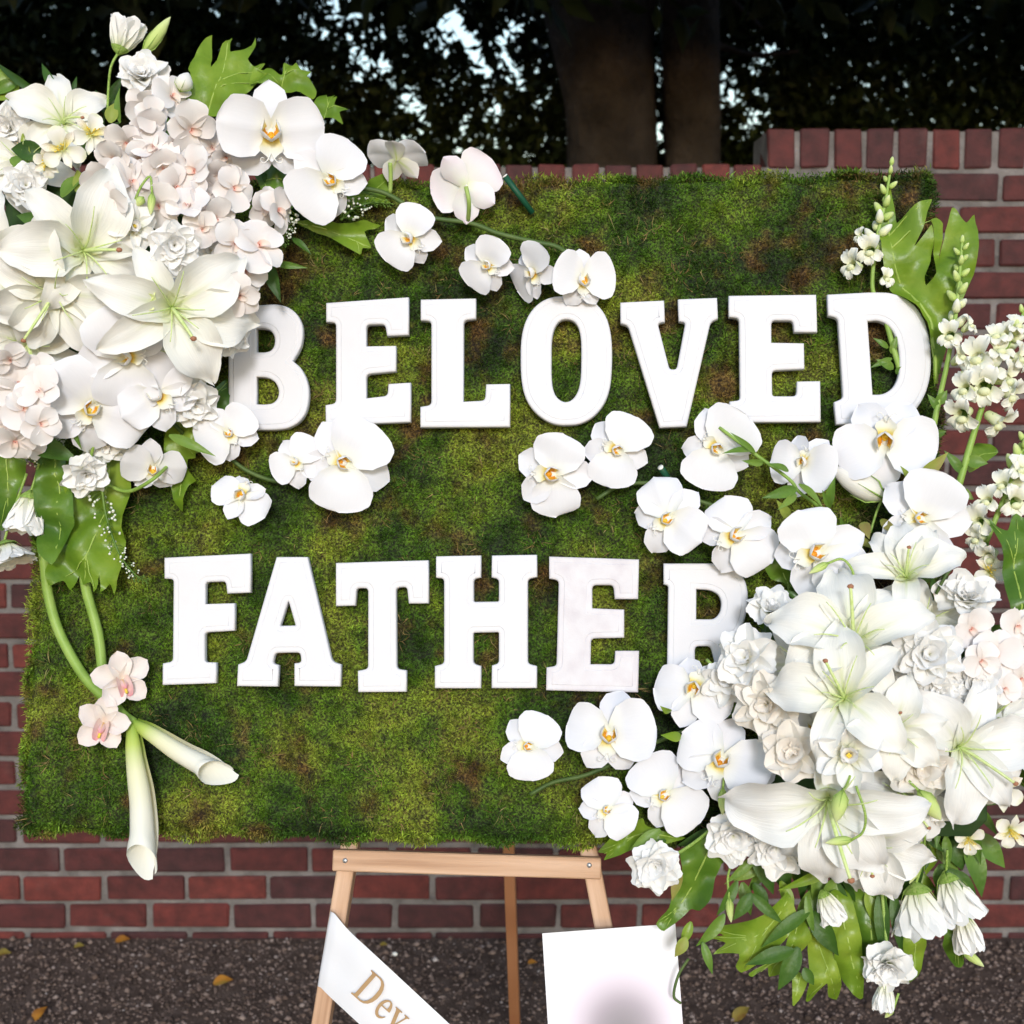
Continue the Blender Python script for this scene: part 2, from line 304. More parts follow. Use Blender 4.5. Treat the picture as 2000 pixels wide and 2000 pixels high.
def blush(label, px, py, h, span, roll=0, fx=0, fy=0, fz=1, group=None):
    p = P(px, py, h); s = span*mpp(p)*.5; rg = random.Random(int(px*3+py*5)); m = frame(p, roll, fx, fy, fz, s)
    t = thing('small_orchid', label, 'orchid', m, group); v = rg.randrange(4)
    pm = PM('blush_petal', v, L=1, prof=((0, .09), (.15, .26), (.45, .52), (.7, .56), (.9, .34), (1, .03)), bend=((0, .55), (.4, .1), (1, -.35)), cup=((0, .5), (.5, .12), (1, .1)), ruf=.035, rn=1.4, nu=8, nv=9)
    for k, a in enumerate((18, 162, 90, -54, -126)):
        obj('petal' if k < 2 else 'sepal', mcopy(pm, M['blush']), None, t, RZ(a+rg.uniform(-8, 8), .02 if k < 2 else -.02, rg.uniform(-12, 22), rg.uniform(.86, 1.05) if k < 2 else .9, 1 if k < 2 else .8))
    lp = PM('blush_lip', 0, L=.38, prof=((0, .08), (.4, .15), (.8, .12), (1, .03)), bend=((0, .8), (.5, .3), (1, -.4)), cup=((0, 1.2), (1, .3)), nu=4, nv=6)
    l = obj('lip', mcopy(lp, M['blushlip']), None, t, RZ(-90, .05, 8))
    obj('anther', mcopy(CALLUS, M['darkdot']), None, t, Matrix.Translation((0, .02, .14)) @ Matrix.Scale(.34, 4))
    return t
def lily(label, px, py, h, span, roll=0, fx=0, fy=0, fz=1, mat='lily', angs=None, open_=1., pist=(-60, .75), group=None, lens=None):
    p = P(px, py, h); s = span*mpp(p)*.5; rg = random.Random(int(px*5+py)); m = frame(p, roll, fx, fy, fz, s)
    t = thing('lily', label, 'lily', m, group)
    angs = angs or [30+60*k+rg.uniform(-8, 8) for k in range(6)]
    for k, a in enumerate(angs):
        v = rg.randrange(4); inner = k % 2 == 0; o_ = open_
        pm = PM('tepal_wide' if inner else 'tepal_narrow', v + (10 if o_ < .8 else 0), L=1.18, prof=((0, .06), (.2, .19), (.42, .34 if inner else .24), (.6, .32 if inner else .22), (.78, .20 if inner else .14), (.92, .07), (1, .006)),
                bend=((0, .95+.25*(1-o_)), (.3, .5+.5*(1-o_)), (.6, -.05+.5*(1-o_)), (.85, -.7+.4*(1-o_)), (1, -1.6+.25*v)), cup=((0, .9), (.35, .45), (.7, .18), (1, -.1)), ruf=.055 if inner else .03, rn=2.3, fold=.16, nu=12, nv=20)
        L_ = (lens[k] if lens else rg.uniform(.92, 1.06))
        obj('tepal', mcopy(pm, M[mat]), None, t, RZ(a, -.02 if not inner else .0, rg.uniform(-10, 6), L_))
    for k in range(6):
        a = R(60*k+rg.uniform(-15, 15)+10); e = rg.uniform(.25, .5)
        pts = [(0, 0, .05), (math.cos(a)*.1*1, math.sin(a)*.1, .28), (math.cos(a)*e*.7, math.sin(a)*e*.7, .46), (math.cos(a)*e, math.sin(a)*e, .5)]
        obj('filament', tube_mesh('filament', catmull(pts, 3), lambda q: .013*(1-.6*q), 5), M['filament'], t)
    a, ln = R(pist[0]-roll*0), pist[1]; c, s_ = math.cos(a), math.sin(a)
    pts = [(0, 0, .05), (c*.12*ln, s_*.12*ln, .3), (c*.5*ln, s_*.5*ln, .52), (c*.8*ln, s_*.8*ln, .62)]
    pi = obj('pistil', tube_mesh('pistil', catmull(pts, 4), lambda q: .024*(1-.25*q), 6), M['filament'], t)
    obj('stigma', mcopy(CALLUS, M['stigma']), None, pi, Matrix.Translation(pts[-1]) @ Matrix.Scale(.55, 4))
    obj('throat', MB().add(*lathe([(.02, -.12), (.09, -.04), (.13, .06), (.15, .14)], 12)).mesh('throat'), M['filament'], t)
    return t
def ruffle(label, px, py, h, span, roll=0, fx=0, fy=0, fz=1, mat='lis', whorls=3, open_=1., name='lisianthus', cat='lisianthus', group=None, center=None, stem=None):
    """double ruffled bloom: whorls of fan-shaped petals, tighter towards the middle"""
    p = P(px, py, h); s = span*mpp(p)*.5; rg = random.Random(int(px*11+py)); m = frame(p, roll, fx, fy, fz, s)
    t = thing(name, label, cat, m, group); z0 = -.35
    for w in range(whorls):
        f = w/max(1, whorls-1); n = 5 if w else 6; elev = (12 + 56*f) + (1-open_)*25; L_ = (1.08-.42*f); v = rg.randrange(4)
        pm = PM('ruffled_petal', v, L=1, prof=((0, .10), (.25, .36), (.55, .56), (.82, .60), (.95, .50), (1, .40)), bend=((0, .35), (.4, .15), (.75, -.05), (1, -.7)), cup=((0, .9), (.5, .75), (1, .45)), rim=.035, rimn=1.0+.25*v, ruf=.012, rn=.9, nu=16, nv=11)
        for k in range(n):
            obj('petal', mcopy(pm, M[mat]), None, t, RZ(360*k/n+rg.uniform(-14, 14)+w*36, z0+.05*w, elev+rg.uniform(-9, 9), L_*rg.uniform(.9, 1.1), rg.choice((1, -1))*(1-.25*f)))
    if center:
        pm = PM('throat_petal', 0, L=.5, prof=((0, .05), (.5, .16), (1, .12)), bend=((0, 0), (1, -.3)), cup=((0, 1.2), (1, .8)), nu=4, nv=5)
        for k in range(5): obj('throat', mcopy(pm, M['throat']), None, t, RZ(72*k, z0+.08, 68))
        for k in range(4): obj('stamen', tube_mesh('stamen', [(0, 0, z0+.2), (.05*math.cos(k*1.6), .05*math.sin(k*1.6), z0+.62)], lambda q: .02+.03*q, 5), M['yellow'], t)
    cx = MB().add(*lathe([(.02, z0-.25), (.10, z0-.2), (.14, z0-.08), (.16, z0+.05)], 8)); obj('calyx', cx.mesh('calyx'), M['leafgreen'], t)
    if stem: add_stem(t, stem, .0022)
    return t
def add_stem(t, pts, r=.0022, mat='stem', name='stem', n=6):
    """stem given as (px, py, h) points; stored in the thing's own space"""
    mi = t.matrix_world.inverted(); sc = t.matrix_world.to_scale().x
    pw = [mi @ P(*q) for q in pts]
    return obj(name, tube_mesh(name, catmull(pw, 5), (lambda q: r(q)/sc) if callable(r) else r/sc, n), M[mat], t)
def axis_frame(a, b, s, face=None):
    """+Z from a to b, +X roughly towards the camera"""
    z = (b-a).normalized(); x = (CC-a).normalized(); x = (x - z*x.dot(z)).normalized(); y = z.cross(x)
    m = Matrix((x*s, y*s, z*s)).transposed().to_4x4(); m.translation = a; return m
def bell(label, a, b, width, h, mat='lis', stem=None, group=None, flare=1., n=5, h2=None):
    """lisianthus seen from the side: a = calyx pixel, b = rim pixel"""
    A = P(a[0], a[1], h); B = P(b[0], b[1], h if h2 is None else h2); L = (B-A).length; m = axis_frame(A, B, L)
    t = thing('lisianthus', label, 'lisianthus', m, group); rg = random.Random(int(a[0]*3+b[1])); wr = width*mpp(A)/2/L
    for w in range(2):
        for k in range(n):
            v = rg.randrange(4)
            pm = PM('bell_petal%d' % w, v, L=1, prof=((0, .10), (.3, .36), (.65, .56), (.9, .66), (1, .55)), bend=((0, .1), (.4, -.06), (1, -.35)), cup=((0, .7), (.6, .6), (1, .5)), rim=.045, rimn=1.3, ruf=.015, nu=14, nv=10)
            el = math.degrees(math.atan2(1, wr*flare*.75))*1.0 + (7 if w else 0)
            obj('petal', mcopy(pm, M[mat]), None, t, RZ(360*k/n+w*36+rg.uniform(-8, 8), 0, min(86, el+rg.uniform(-3, 3)), rg.uniform(.92, 1.03), wr/.55*1.1))
    obj('calyx', MB().add(*lathe([(.03, -.08), (.08*wr/.4, -.03), (.15*wr/.4+.03, .06), (.22*wr/.4+.02, .16)], 8)).mesh('calyx'), M['stem'], t)
    for k in range(5):
        c, s_ = math.cos(k*1.2566), math.sin(k*1.2566); r0 = .17*wr/.4+.04
        obj('sepal', tube_mesh('sepal', [(c*.05, s_*.05, -.05), (c*r0, s_*r0, .1), (c*r0*1.5, s_*r0*1.5, .36)], lambda q: .022*(1-.9*q), 4), M['stem'], t)
    if stem: add_stem(t, stem, .0018)
    return t
def bud(label, a, b, width, h, mat='snapbud', stem=None, group=None, name='lisianthus_bud', h2=None):
    A = P(a[0], a[1], h); B = P(b[0], b[1], h if h2 is None else h2); L = (B-A).length; m = axis_frame(A, B, L)
    t = thing(name, label, 'flower bud', m, group); wr = width*mpp(A)/2/L
    prof = [(.02, 0), (.45*wr, .06), (.85*wr, .22), (wr, .42), (.82*wr, .66), (.45*wr, .86), (.12*wr, .98), (.005, 1)]
    v, f, u = lathe(prof, 12); v = [(x*(1+.06*math.sin(3*math.atan2(y, x)+6*z)), y*(1+.06*math.sin(3*math.atan2(y, x)+6*z)), z) for x, y, z in v]
    obj('bloom', MB().add(v, f, u).mesh('bud'), M[mat], t)
    for k in range(5):
        c, s_ = math.cos(k*1.2566), math.sin(k*1.2566)
        obj('sepal', tube_mesh('sepal', [(c*.02, s_*.02, -.03), (c*.95*wr, s_*.95*wr, .22), (c*1.05*wr, s_*1.05*wr, .5)], lambda q: .028*(1-.9*q), 4), M['stem'], t)
    if stem: add_stem(t, stem, .0016)
    return t
def alst(label, px, py, h, span, roll=0, fx=0, fy=0, group=None):
    p = P(px, py, h); s = span*mpp(p)*.5; rg = random.Random(int(px+py)); m = frame(p, roll, fx, fy, 1, s)
    t = thing('alstroemeria', label, 'alstroemeria', m, group)
    w_ = PM('alst_wide', 0, L=1, prof=((0, .06), (.4, .22), (.7, .36), (.9, .26), (1, .05)), bend=((0, .9), (.5, .5), (1, -.2)), cup=((0, .6), (1, .2)), nu=6, nv=9, notch=.3)
    n_ = PM('alst_narrow', 0, L=1, prof=((0, .05), (.5, .15), (.75, .19), (1, .02)), bend=((0, 1.0), (.5, .55), (1, 0)), cup=((0, .8), (1, .4)), nu=6, nv=9)
    for k in range(6):
        obj('tepal', mcopy(w_ if k % 2 == 0 else n_, M['alst' if k % 2 == 0 or k == 3 else 'alstspot']), None, t, RZ(90+60*k+rg.uniform(-8, 8), -.3, rg.uniform(-14, 8), rg.uniform(.95, 1.1)))
    for k in range(6):
        a = R(rg.uniform(-30, 210)); e = rg.uniform(.1, .35)
        obj('stamen', tube_mesh('stamen', catmull([(0, 0, -.2), (e*.4*math.cos(a), e*.4*math.sin(a), .25), (e*math.cos(a), e*math.sin(a), .55)], 3), lambda q: .014+(.035 if q > .85 else 0), 5), M['yellow'], t)
    return t
def cymb(label, px, py, h, span, roll=0, fx=0, fy=0):
    p = P(px, py, h); s = span*mpp(p)*.5; rg = random.Random(int(px)); m = frame(p, roll, fx, fy, 1, s)
    t = thing('cymbidium', label, 'orchid', m, 'blush cymbidium orchids')
    pm = PM('cymb_tepal', 0, L=1, prof=((0, .12), (.3, .30), (.6, .42), (.85, .28), (1, .02)), bend=((0, .65), (.4, .3), (.8, .25), (1, .0)), cup=((0, .7), (1, .35)), ruf=.03, nu=8, nv=11)
    for k, a in enumerate((20, 160, 90, -50, -130)):
        obj('petal' if k < 2 else 'sepal', mcopy(pm, M['cymb']), None, t, RZ(a+rg.uniform(-6, 6), 0, rg.uniform(-12, 12), rg.uniform(.92, 1.05)))
    lp = PM('cymb_lip', 0, L=.75, prof=((0, .14), (.3, .24), (.6, .26), (.85, .20), (1, .04)), bend=((0, 1.0), (.4, .6), (.75, -.1), (1, -1.0)), cup=((0, 1.3), (.6, .9), (1, -.2)), rim=.03, rimn=3, nu=8, nv=10)
    l = obj('lip', mcopy(lp, M['cymblip']), None, t, RZ(-90, .02, 0))
    obj('callus', tube_mesh('callus', [(.12, .0, .22), (.32, .0, .36), (.46, .0, .40)], .045, 6), M['yellow'], l)
    pm2 = PM('cymb_column', 0, L=.5, prof=((0, .10), (.6, .12), (1, .05)), bend=((0, 1.1), (.6, .4), (1, -.2)), cup=((0, -.8), (1, -.8)), nu=6, nv=6)
    obj('column', mcopy(pm2, M['cymblip']), None, t, RZ(-90, .16, 22))
    return t
def calla(label, path, widths, h0, h1, stem):
    """spathe rolled round itself; path = pixels from the green base to the pointed mouth"""
    n = len(path); pts = catmull([P(x, y, h0+(h1-h0)*i/(n-1)) for i, (x, y) in enumerate(path)], 5); L = len(pts)
    t = thing('calla_lily', label, 'calla lily', Matrix.Translation(pts[0]), 'calla lilies with long green stems'); o = pts[0]
    vs_ = []; uv = []; nu = 22
    for j, p in enumerate(pts):
        v = j/(L-1); d = (pts[min(j+1, L-1)]-pts[max(j-1, 0)]).normalized(); c = (CC-p).normalized(); c = (c-d*c.dot(d)).normalized(); b = d.cross(c)
        w = lerpt(widths, v)*mpp(p)/2
        for i in range(nu+1):
            s = i/nu; a = -2.2 + s*(6.9-1.2*smoothstep(.6, 1, v)); r = w*(.72+.34*s) + w*.25*smoothstep(.75, 1, v)*(s-.3)
            sl = smoothstep(.5, 1, v)*w*(-.75*math.cos(a)-.55*math.sin(a)+.9*max(0., -math.cos(a+.35)-.45)**1.2); r *= 1-.30*smoothstep(.8, 1, v)*max(0., -math.cos(a)-.2); r += w*.05*math.sin(a*3+v*9)*smoothstep(.6, 1, v)      # the mouth is cut slanting and drawn to a point
            vs_.append(p - o + (c*math.cos(a)+b*math.sin(a))*r + d*sl); uv.append((s, v))
    fs = [(j*(nu+1)+i, j*(nu+1)+i+1, (j+1)*(nu+1)+i+1, (j+1)*(nu+1)+i) for j in range(L-1) for i in range(nu)]
    obj('spathe', mesh('spathe', vs_, fs, uv), M['calla'], t)
    obj('spadix', tube_mesh('spadix', [p-o for p in pts[L//3:-L//3]], .004, 8), M['yellow'], t)
    add_stem(t, stem, .0068, 'stem', 'stem', 10)
    return t

# ------------------------------------------------------------ leaves
def fern(label, poly, rib, h, mat='lime', name='fern_leaf', curl=.03, conv=None, group=None, cat='leaf', ripple=.013, hs=None):
    """lobed leaf cut from an outline, meshed inside and bent about its midrib"""
    if conv: x0, y0, s = conv; poly = [(x0+x/s, y0+y/s) for x, y in poly]; rib = [(x0+x/s, y0+y/s) for x, y in rib]
    base = P(rib[0][0], rib[0][1], h); m = BM.copy(); m.translation = base; mi = m.inverted()
    def loc(q): v = mi @ P(q[0], q[1], h); return Vector((v.x, v.y))
    pc = [loc(q) for q in poly]
    out = []                                            # round the outline a little
    for i in range(len(pc)):
        a, b, c, d = pc[i-1], pc[i], pc[(i+1) % len(pc)], pc[(i+2) % len(pc)]
        for k in range(4):
            u = k/4; cr = .5*((2*b)+(c-a)*u+(2*a-5*b+4*c-d)*u*u+(3*b-a-3*c+d)*u**3); out.append(cr.lerp(b.lerp(c, u), .45))
    xs = [q.x for q in out]; ys = [q.y for q in out]; st = max(.006, min(max(xs)-min(xs), max(ys)-min(ys))/12)
    def inside(x, y):
        r_ = False; j = len(out)-1
        for i in range(len(out)):
            if (out[i].y > y) != (out[j].y > y) and x < (out[j].x-out[i].x)*(y-out[i].y)/(out[j].y-out[i].y)+out[i].x: r_ = not r_
            j = i
        return r_
    pts = list(out); x = min(xs)
    while x < max(xs):
        y = min(ys)
        while y < max(ys):
            xx, yy = x+random.uniform(-.2, .2)*st, y+random.uniform(-.2, .2)*st
            if inside(xx, yy) and min((q-Vector((xx, yy))).length for q in out) > st*.35: pts.append(Vector((xx, yy)))
            y += st
        x += st
    e = [(i, (i+1) % len(out)) for i in range(len(out))]
    vo, _, fo, *_ = delaunay_2d_cdt(pts, e, [list(range(len(out)))], 1, 1e-5)
    rp = [loc(q) for q in rib]; rc = [Vector((q.x, q.y)) for q in catmull([Vector((q.x, q.y, 0)) for q in rp], 5)]
    size = max(max(xs)-min(xs), max(ys)-min(ys)); sd_ = sum(map(ord, label)) % 97
    def zz(q):
        dd = min((q-c).length for c in rc); along = min(1, (q-rc[0]).length/size)
        return dd*.35 - dd*dd*2.2 - curl*along**2.2 + ripple*noise.noise(Vector((q.x*26, q.y*26, sd_)))*1.6 + ripple*.5*noise.noise(Vector((q.x*60, q.y*60, sd_+9)))
    vs_ = [(q.x, q.y, zz(q)) for q in vo]
    t = thing(name, label, cat, m, group)
    me = mesh('blade', vs_, fo, [(.5+q.x, .5+q.y) for q in vo]); obj('blade', me, M[mat], t)
    for i, q in enumerate(pc):
        e1, e2 = (pc[i-1]-q), (pc[(i+1) % len(pc)]-q); cr = e1.x*e2.y-e1.y*e2.x
        if e1.length*e2.length > 0 and e1.angle(e2) < 1.9 and inside(*(q+(e1.normalized()+e2.normalized())*.002)):
            j = min(range(len(rc)), key=lambda k: (rc[k]-q).length); j = max(0, j-4); c0 = rc[j]; tip = q.lerp(c0, .10); md = c0.lerp(tip, .5).lerp(rc[min(len(rc)-1, j+3)], .18)
            if (tip-c0).length > .018 and all(inside(*w) for w in (c0.lerp(md, .5), md, md.lerp(tip, .5), tip)): obj('vein', tube_mesh('vein', [(w.x, w.y, zz(w)+.0002) for w in (c0, c0.lerp(md, .5), md, md.lerp(tip, .5), tip)], lambda q_: size*.0045*(1-.8*q_)+.0003, 4), M['rib'], t)
    obj('midrib', tube_mesh('midrib', [(q.x, q.y, zz(q)+.0004) for q in rc], lambda q: size*.009*(1-.8*q)+.0004, 5), M['rib'], t)
    return t
def blade_v(A, B, w, up, arch, nv=8, fold=.3):
    """lance-shaped leaf from A to B, world metres"""
    d = (B-A); L = d.length; d = d/L; n = (up-d*up.dot(d)).normalized(); s_ = d.cross(n); vs_ = []; uv = []
    for j in range(nv+1):
        v = j/nv; ww = w*.5*max(.02, math.sin(math.pi*min(1, v*.97+.03)**.75)); c = A+d*(L*v)+n*(arch*L*math.sin(v*math.pi)-.05*L*v*v)
        for i in range(5): q = -1+i*.5; vs_.append(c+s_*(ww*q)+n*(fold*ww*abs(q))); uv.append((i/4, v))
    fs = [(j*5+i, j*5+i+1, (j+1)*5+i+1, (j+1)*5+i) for j in range(nv) for i in range(4)]
    return vs_, fs, uv
def lance(label, a, b, w, h, mat='dark', h2=None, arch=.08, group=None, name='lance_leaf'):
    A = P(a[0], a[1], h); B = P(b[0], b[1], h if h2 is None else h2); rg = random.Random(int(a[0]+b[1]))
    v, f, u = blade_v(Vector(), B-A, w*mpp(A), BN+BX*rg.uniform(-.5, .5)+BY*rg.uniform(-.3, .5), arch)
    t = obj(name, mesh(name, v, f, u), M[mat]); t.location = A
    return tag(t, label, 'leaf', group)

# ============================================================ THE SETTING
WALL_Y = 3.317
# ---- ground
gm = noise_mat('ground_dirt', [(.05, .032, .024), (.09, .060, .046), (.13, .092, .073)], 22, .95, .6, 160, dist=.01)
g = obj('ground', mesh('ground', [(-60, -40, 0), (60, -40, 0), (60, 80, 0), (-60, 80, 0)], [(0, 1, 2, 3)], smooth=False), gm); g['kind'] = 'structure'
def gravel():
    n = 34000; x = NR.uniform(-1.9, 1.9, n); y = NR.uniform(2.2, 3.31, n); r = NR.gamma(2.2, .0013, n)+.0016
    base = np.array([[1, 0, 0], [-1, 0, 0], [0, 1, 0], [0, -1, 0], [0, 0, 1], [0, 0, -1]], float)
    tri = np.array([[0, 2, 4], [2, 1, 4], [1, 3, 4], [3, 0, 4], [2, 0, 5], [1, 2, 5], [3, 1, 5], [0, 3, 5]])
    V = base[None]*(r[:, None, None]*NR.uniform(.55, 1.25, (n, 6, 1)))
    a = NR.uniform(0, 6.28, n); c, s = np.cos(a), np.sin(a)
    X = V[..., 0]*c[:, None]-V[..., 1]*s[:, None]; Y = V[..., 0]*s[:, None]+V[..., 1]*c[:, None]; Z = V[..., 2]*.7
    V = np.stack([X+x[:, None], Y+y[:, None], Z+(r*.25)[:, None]], -1).reshape(-1, 3)
    T = (tri[None]+(np.arange(n)*6)[:, None, None]).reshape(-1, 3)
    return tri_mesh('gravel', V, T)
gv, n, b, out = newmat('gravel'); L = n.links.new; ge = N(n, 'ShaderNodeNewGeometry')
rp = ramp(n, ge.outputs['Random Per Island'], [(0, (.045, .028, .020)), (.3, (.105, .066, .050)), (.6, (.165, .112, .090)), (.9, (.23, .165, .138)), (.985, (.29, .225, .20)), (1, (.42, .37, .35))])
L(rp.outputs[0], b.inputs['Base Color']); b.inputs['Roughness'].default_value = .85
o = obj('gravel', gravel(), gv); tag(o, 'fine dark gravel mixed into the soil along the wall foot', 'gravel', kind='stuff')
# ---- brick wall
def brick_mat(name, k):
    m, n, b, out = newmat(name); L = n.links.new
    oi = N(n, 'ShaderNodeObjectInfo'); tc = N(n, 'ShaderNodeTexCoord'); g_ = N(n, 'ShaderNodeNewGeometry')
    rnd = oi.outputs['Random'] if k else g_.outputs['Random Per Island']
    c = ramp(n, rnd, [(0, (.044, .011, .012)), (.3, (.062, .012, .012)), (.6, (.082, .014, .012)), (.85, (.100, .016, .013)), (1, (.125, .022, .016))]).outputs[0]
    no = N(n, 'ShaderNodeTexNoise'); no.inputs['Scale'].default_value = 28; no.inputs['Detail'].default_value = 6; L(g_.outputs['Position'], no.inputs['Vector'])
    mr = N(n, 'ShaderNodeMapRange', i_1=.3, i_2=.72, i_3=.62, i_4=1.35); L(no.outputs[0], mr.inputs[0])
    mx = N(n, 'ShaderNodeMix', data_type='RGBA', blend_type='MULTIPLY'); mx.inputs[0].default_value = 1; L(c, mx.inputs[6]); L(mr.outputs[0], mx.inputs[7])
    n2 = N(n, 'ShaderNodeTexNoise'); n2.inputs['Scale'].default_value = 9; n2.inputs['Detail'].default_value = 8; L(g_.outputs['Position'], n2.inputs['Vector'])
    lm = N(n, 'ShaderNodeMapRange', i_1=.62, i_2=.80, i_3=0., i_4=.35); L(n2.outputs[0], lm.inputs[0])
    m2 = N(n, 'ShaderNodeMix', data_type='RGBA'); L(lm.outputs[0], m2.inputs[0]); L(mx.outputs[2], m2.inputs[6]); m2.inputs[7].default_value = (.15, .10, .095, 1)
    L(m2.outputs[2], b.inputs['Base Color']); b.inputs['Roughness'].default_value = .8
    bp = N(n, 'ShaderNodeBump'); bp.inputs['Strength'].default_value = .5; bp.inputs['Distance'].default_value = .004; n3 = N(n, 'ShaderNodeTexNoise'); n3.inputs['Scale'].default_value = 110; n3.inputs['Detail'].default_value = 6
    L(g_.outputs['Position'], n3.inputs['Vector']); L(n3.outputs[0], bp.inputs['Height']); L(bp.outputs[0], b.inputs['Normal']); return m
BR1, BR2 = brick_mat('brick', 1), brick_mat('brick_mass', 0)
mort = noise_mat('mortar', [(.10, .09, .086), (.15, .136, .13), (.21, .19, .184)], 18, .95, .8, 70, 8, coord='World', dist=.008)
XS = atY(1500, 300, WALL_Y).x; CP, C0, BP = .078, .021, .215; TLOW, THIGH = 1.985, 2.070
wall = thing('brick_wall', 'long dark red brick wall with grey mortar and upright capping bricks', 'wall', Matrix.Translation((0, WALL_Y, 0)))
mb = MB()
def bx(mb, x0, x1, y0, y1, z0, z1):
    mb.add([(x0, y0, z0), (x1, y0, z0), (x1, y1, z0), (x0, y1, z0), (x0, y0, z1), (x1, y0, z1), (x1, y1, z1), (x0, y1, z1)],
           [(0, 3, 2, 1), (4, 5, 6, 7), (0, 1, 5, 4), (1, 2, 6, 5), (2, 3, 7, 6), (3, 0, 4, 7)])
bx(mb, -6, XS, .006, .20, -.1, TLOW-.006); bx(mb, XS, 6, .006, .20, -.1, THIGH-.006)
obj('mortar', mb.mesh('mortar', False), mort, wall)
def brick_meshes(sx, sz, k):
    res = []
    for i in range(k):
        bm = bmesh.new(); bmesh.ops.create_cube(bm, size=1)
        for v in bm.verts: v.co = Vector((v.co.x*sx, v.co.y*.10, v.co.z*sz)) + Vector((random.uniform(-.002, .002), random.uniform(-.0015, .0015), random.uniform(-.002, .002)))
        bmesh.ops.bevel(bm, geom=[e for e in bm.edges if all(v.co.y < 0 for v in e.verts) or abs(e.verts[0].co.y-e.verts[1].co.y) > .05], offset=.0045, segments=1, affect='EDGES')
        for v in bm.verts: v.co += Vector((random.uniform(-.0016, .0016), 0 if v.co.y > 0 else random.uniform(-.0012, .0012), random.uniform(-.0016, .0016)))
        me = bpy.data.meshes.new('brick'); bm.to_mesh(me); bm.free(); me.materials.append(BR1); res.append(me)
    return res
STR = brick_meshes(BP-.013, CP-.0135, 8); CAPB = brick_meshes(.0665, .094, 6)
mass = MB(); cnt = 0; cand = []
def put_brick(ms, x, z):
    p = Vector((x, WALL_Y, z)); d = p-CC; px = 1000+FPX*d.dot(CR)/d.dot(CF); py = 1000-FPX*d.dot(CU)/d.dot(CF)
    hidden = (190 < px < 1690 and 470 < py < 1500) or px < -90 or px > 2090 or (px < 480 and py < 900)
    off = Vector((x+random.uniform(-.002, .002), .05-.0005+random.uniform(-.0025, .002), z+random.uniform(-.0015, .0015)))
    if hidden:
        me = random.choice(ms); mass.add([v.co+off for v in me.vertices], [tuple(q.vertices) for q in me.polygons])
    else: obj('brick', random.choice(ms), None, wall, Matrix.Translation(off) @ Matrix.Rotation(R(random.uniform(-.35, .35)), 4, 'Y'))
for k in range(-1, 25):
    z = C0+CP*k+CP/2; off = -.956+(k % 2)*BP/2 + random.uniform(-.006, .006)
    nlo = int((-5.6-off)/BP)
    for i in range(nlo, nlo+52):
        x = off+BP*i+BP/2
        if k == 24 and x < XS+BP*.45: continue
        if z < 1.97 or x > XS: put_brick(STR, x, z)
x = XS-.006-.0395
while x > -5.8: put_brick(CAPB, x, TLOW-.046); x -= .0795
x = XS+.0345
while x < 5.8: put_brick(CAPB, x, THIGH-.046); x += .0795
mo = obj('brick_courses', mass.mesh('brick_courses', False), BR2, wall); mo['kind'] = 'stuff'
# ---- trees behind the wall, with added unseen canopy leaves that shade the setting
bark = noise_mat('bark', [(.030, .025, .024), (.052, .043, .041), (.08, .066, .062)], 7, .95, .9, 22, 8, dist=.03)
def leaf_cloud(name, n, box, size, mat, holes=(), seed=1, dens=None, droop=.5):
    rg = np.random.default_rng(seed); (x0, x1), (y0, y1), (z0, z1) = box
    P_ = np.stack([rg.uniform(x0, x1, n), rg.uniform(y0, y1, n), rg.uniform(z0, z1, n)], -1)
    sgn_ = size*.35
    keep = np.ones(n, bool)
    for (hx, hz, rx, rz, sl) in holes:
        dx = P_[:, 0]-hx; dz = P_[:, 2]-sgn_-hz; q = ((dx-sl*dz)/rx)**2 + (dz/rz)**2
        keep &= q+rg.normal(0, .28, n) > 1
    if dens is not None: keep &= dens(P_, rg)
    P_ = P_[keep]; n = len(P_)
    d = rg.normal(0, 1, (n, 3)); d[:, 2] -= droop; d /= np.linalg.norm(d, axis=1)[:, None]
    u = rg.normal(0, 1, (n, 3)); u -= d*(u*d).sum(1)[:, None]; u /= np.linalg.norm(u, axis=1)[:, None]; w = np.cross(d, u)
    l = size*rg.uniform(.6, 1.3, n)[:, None]; wd = l*.22
    V = np.stack([P_, P_+d*l*.45+u*wd, P_+d*l, P_+d*l*.45-u*wd, P_+d*l*.5-w*wd*.35], 1).reshape(-1, 3)
    T = np.array([[0, 4, 1], [1, 4, 2], [2, 4, 3], [3, 4, 0]])
    return tri_mesh(name, V, (T[None]+(np.arange(n)*5)[:, None, None]).reshape(-1, 3))
tl, n, b, out = newmat('tree_leaf'); L = n.links.new; ge = N(n, 'ShaderNodeNewGeometry')
rp = ramp(n, ge.outputs['Random Per Island'], [(0, (.012, .020, .008)), (.6, (.022, .036, .010)), (1, (.040, .060, .016))])
L(rp.outputs[0], b.inputs['Base Color']); b.inputs['Roughness'].default_value = .55; b.inputs['Specular IOR Level'].default_value = .2
def trunk(root, pts, r, n=14):
    q = catmull(pts, 6); return obj('trunk', tube_mesh('trunk', [Vector(p)-root.location for p in q], r, n), bark, root)
TY = 5.6
def tpt(px, py, Y=TY): return atY(px, py, Y)
def hole(px, py, rx, ry, Y, sl=0): c = atY(px, py, Y); k = Y/FPX; return (c.x, c.z, rx*k, ry*k, sl)
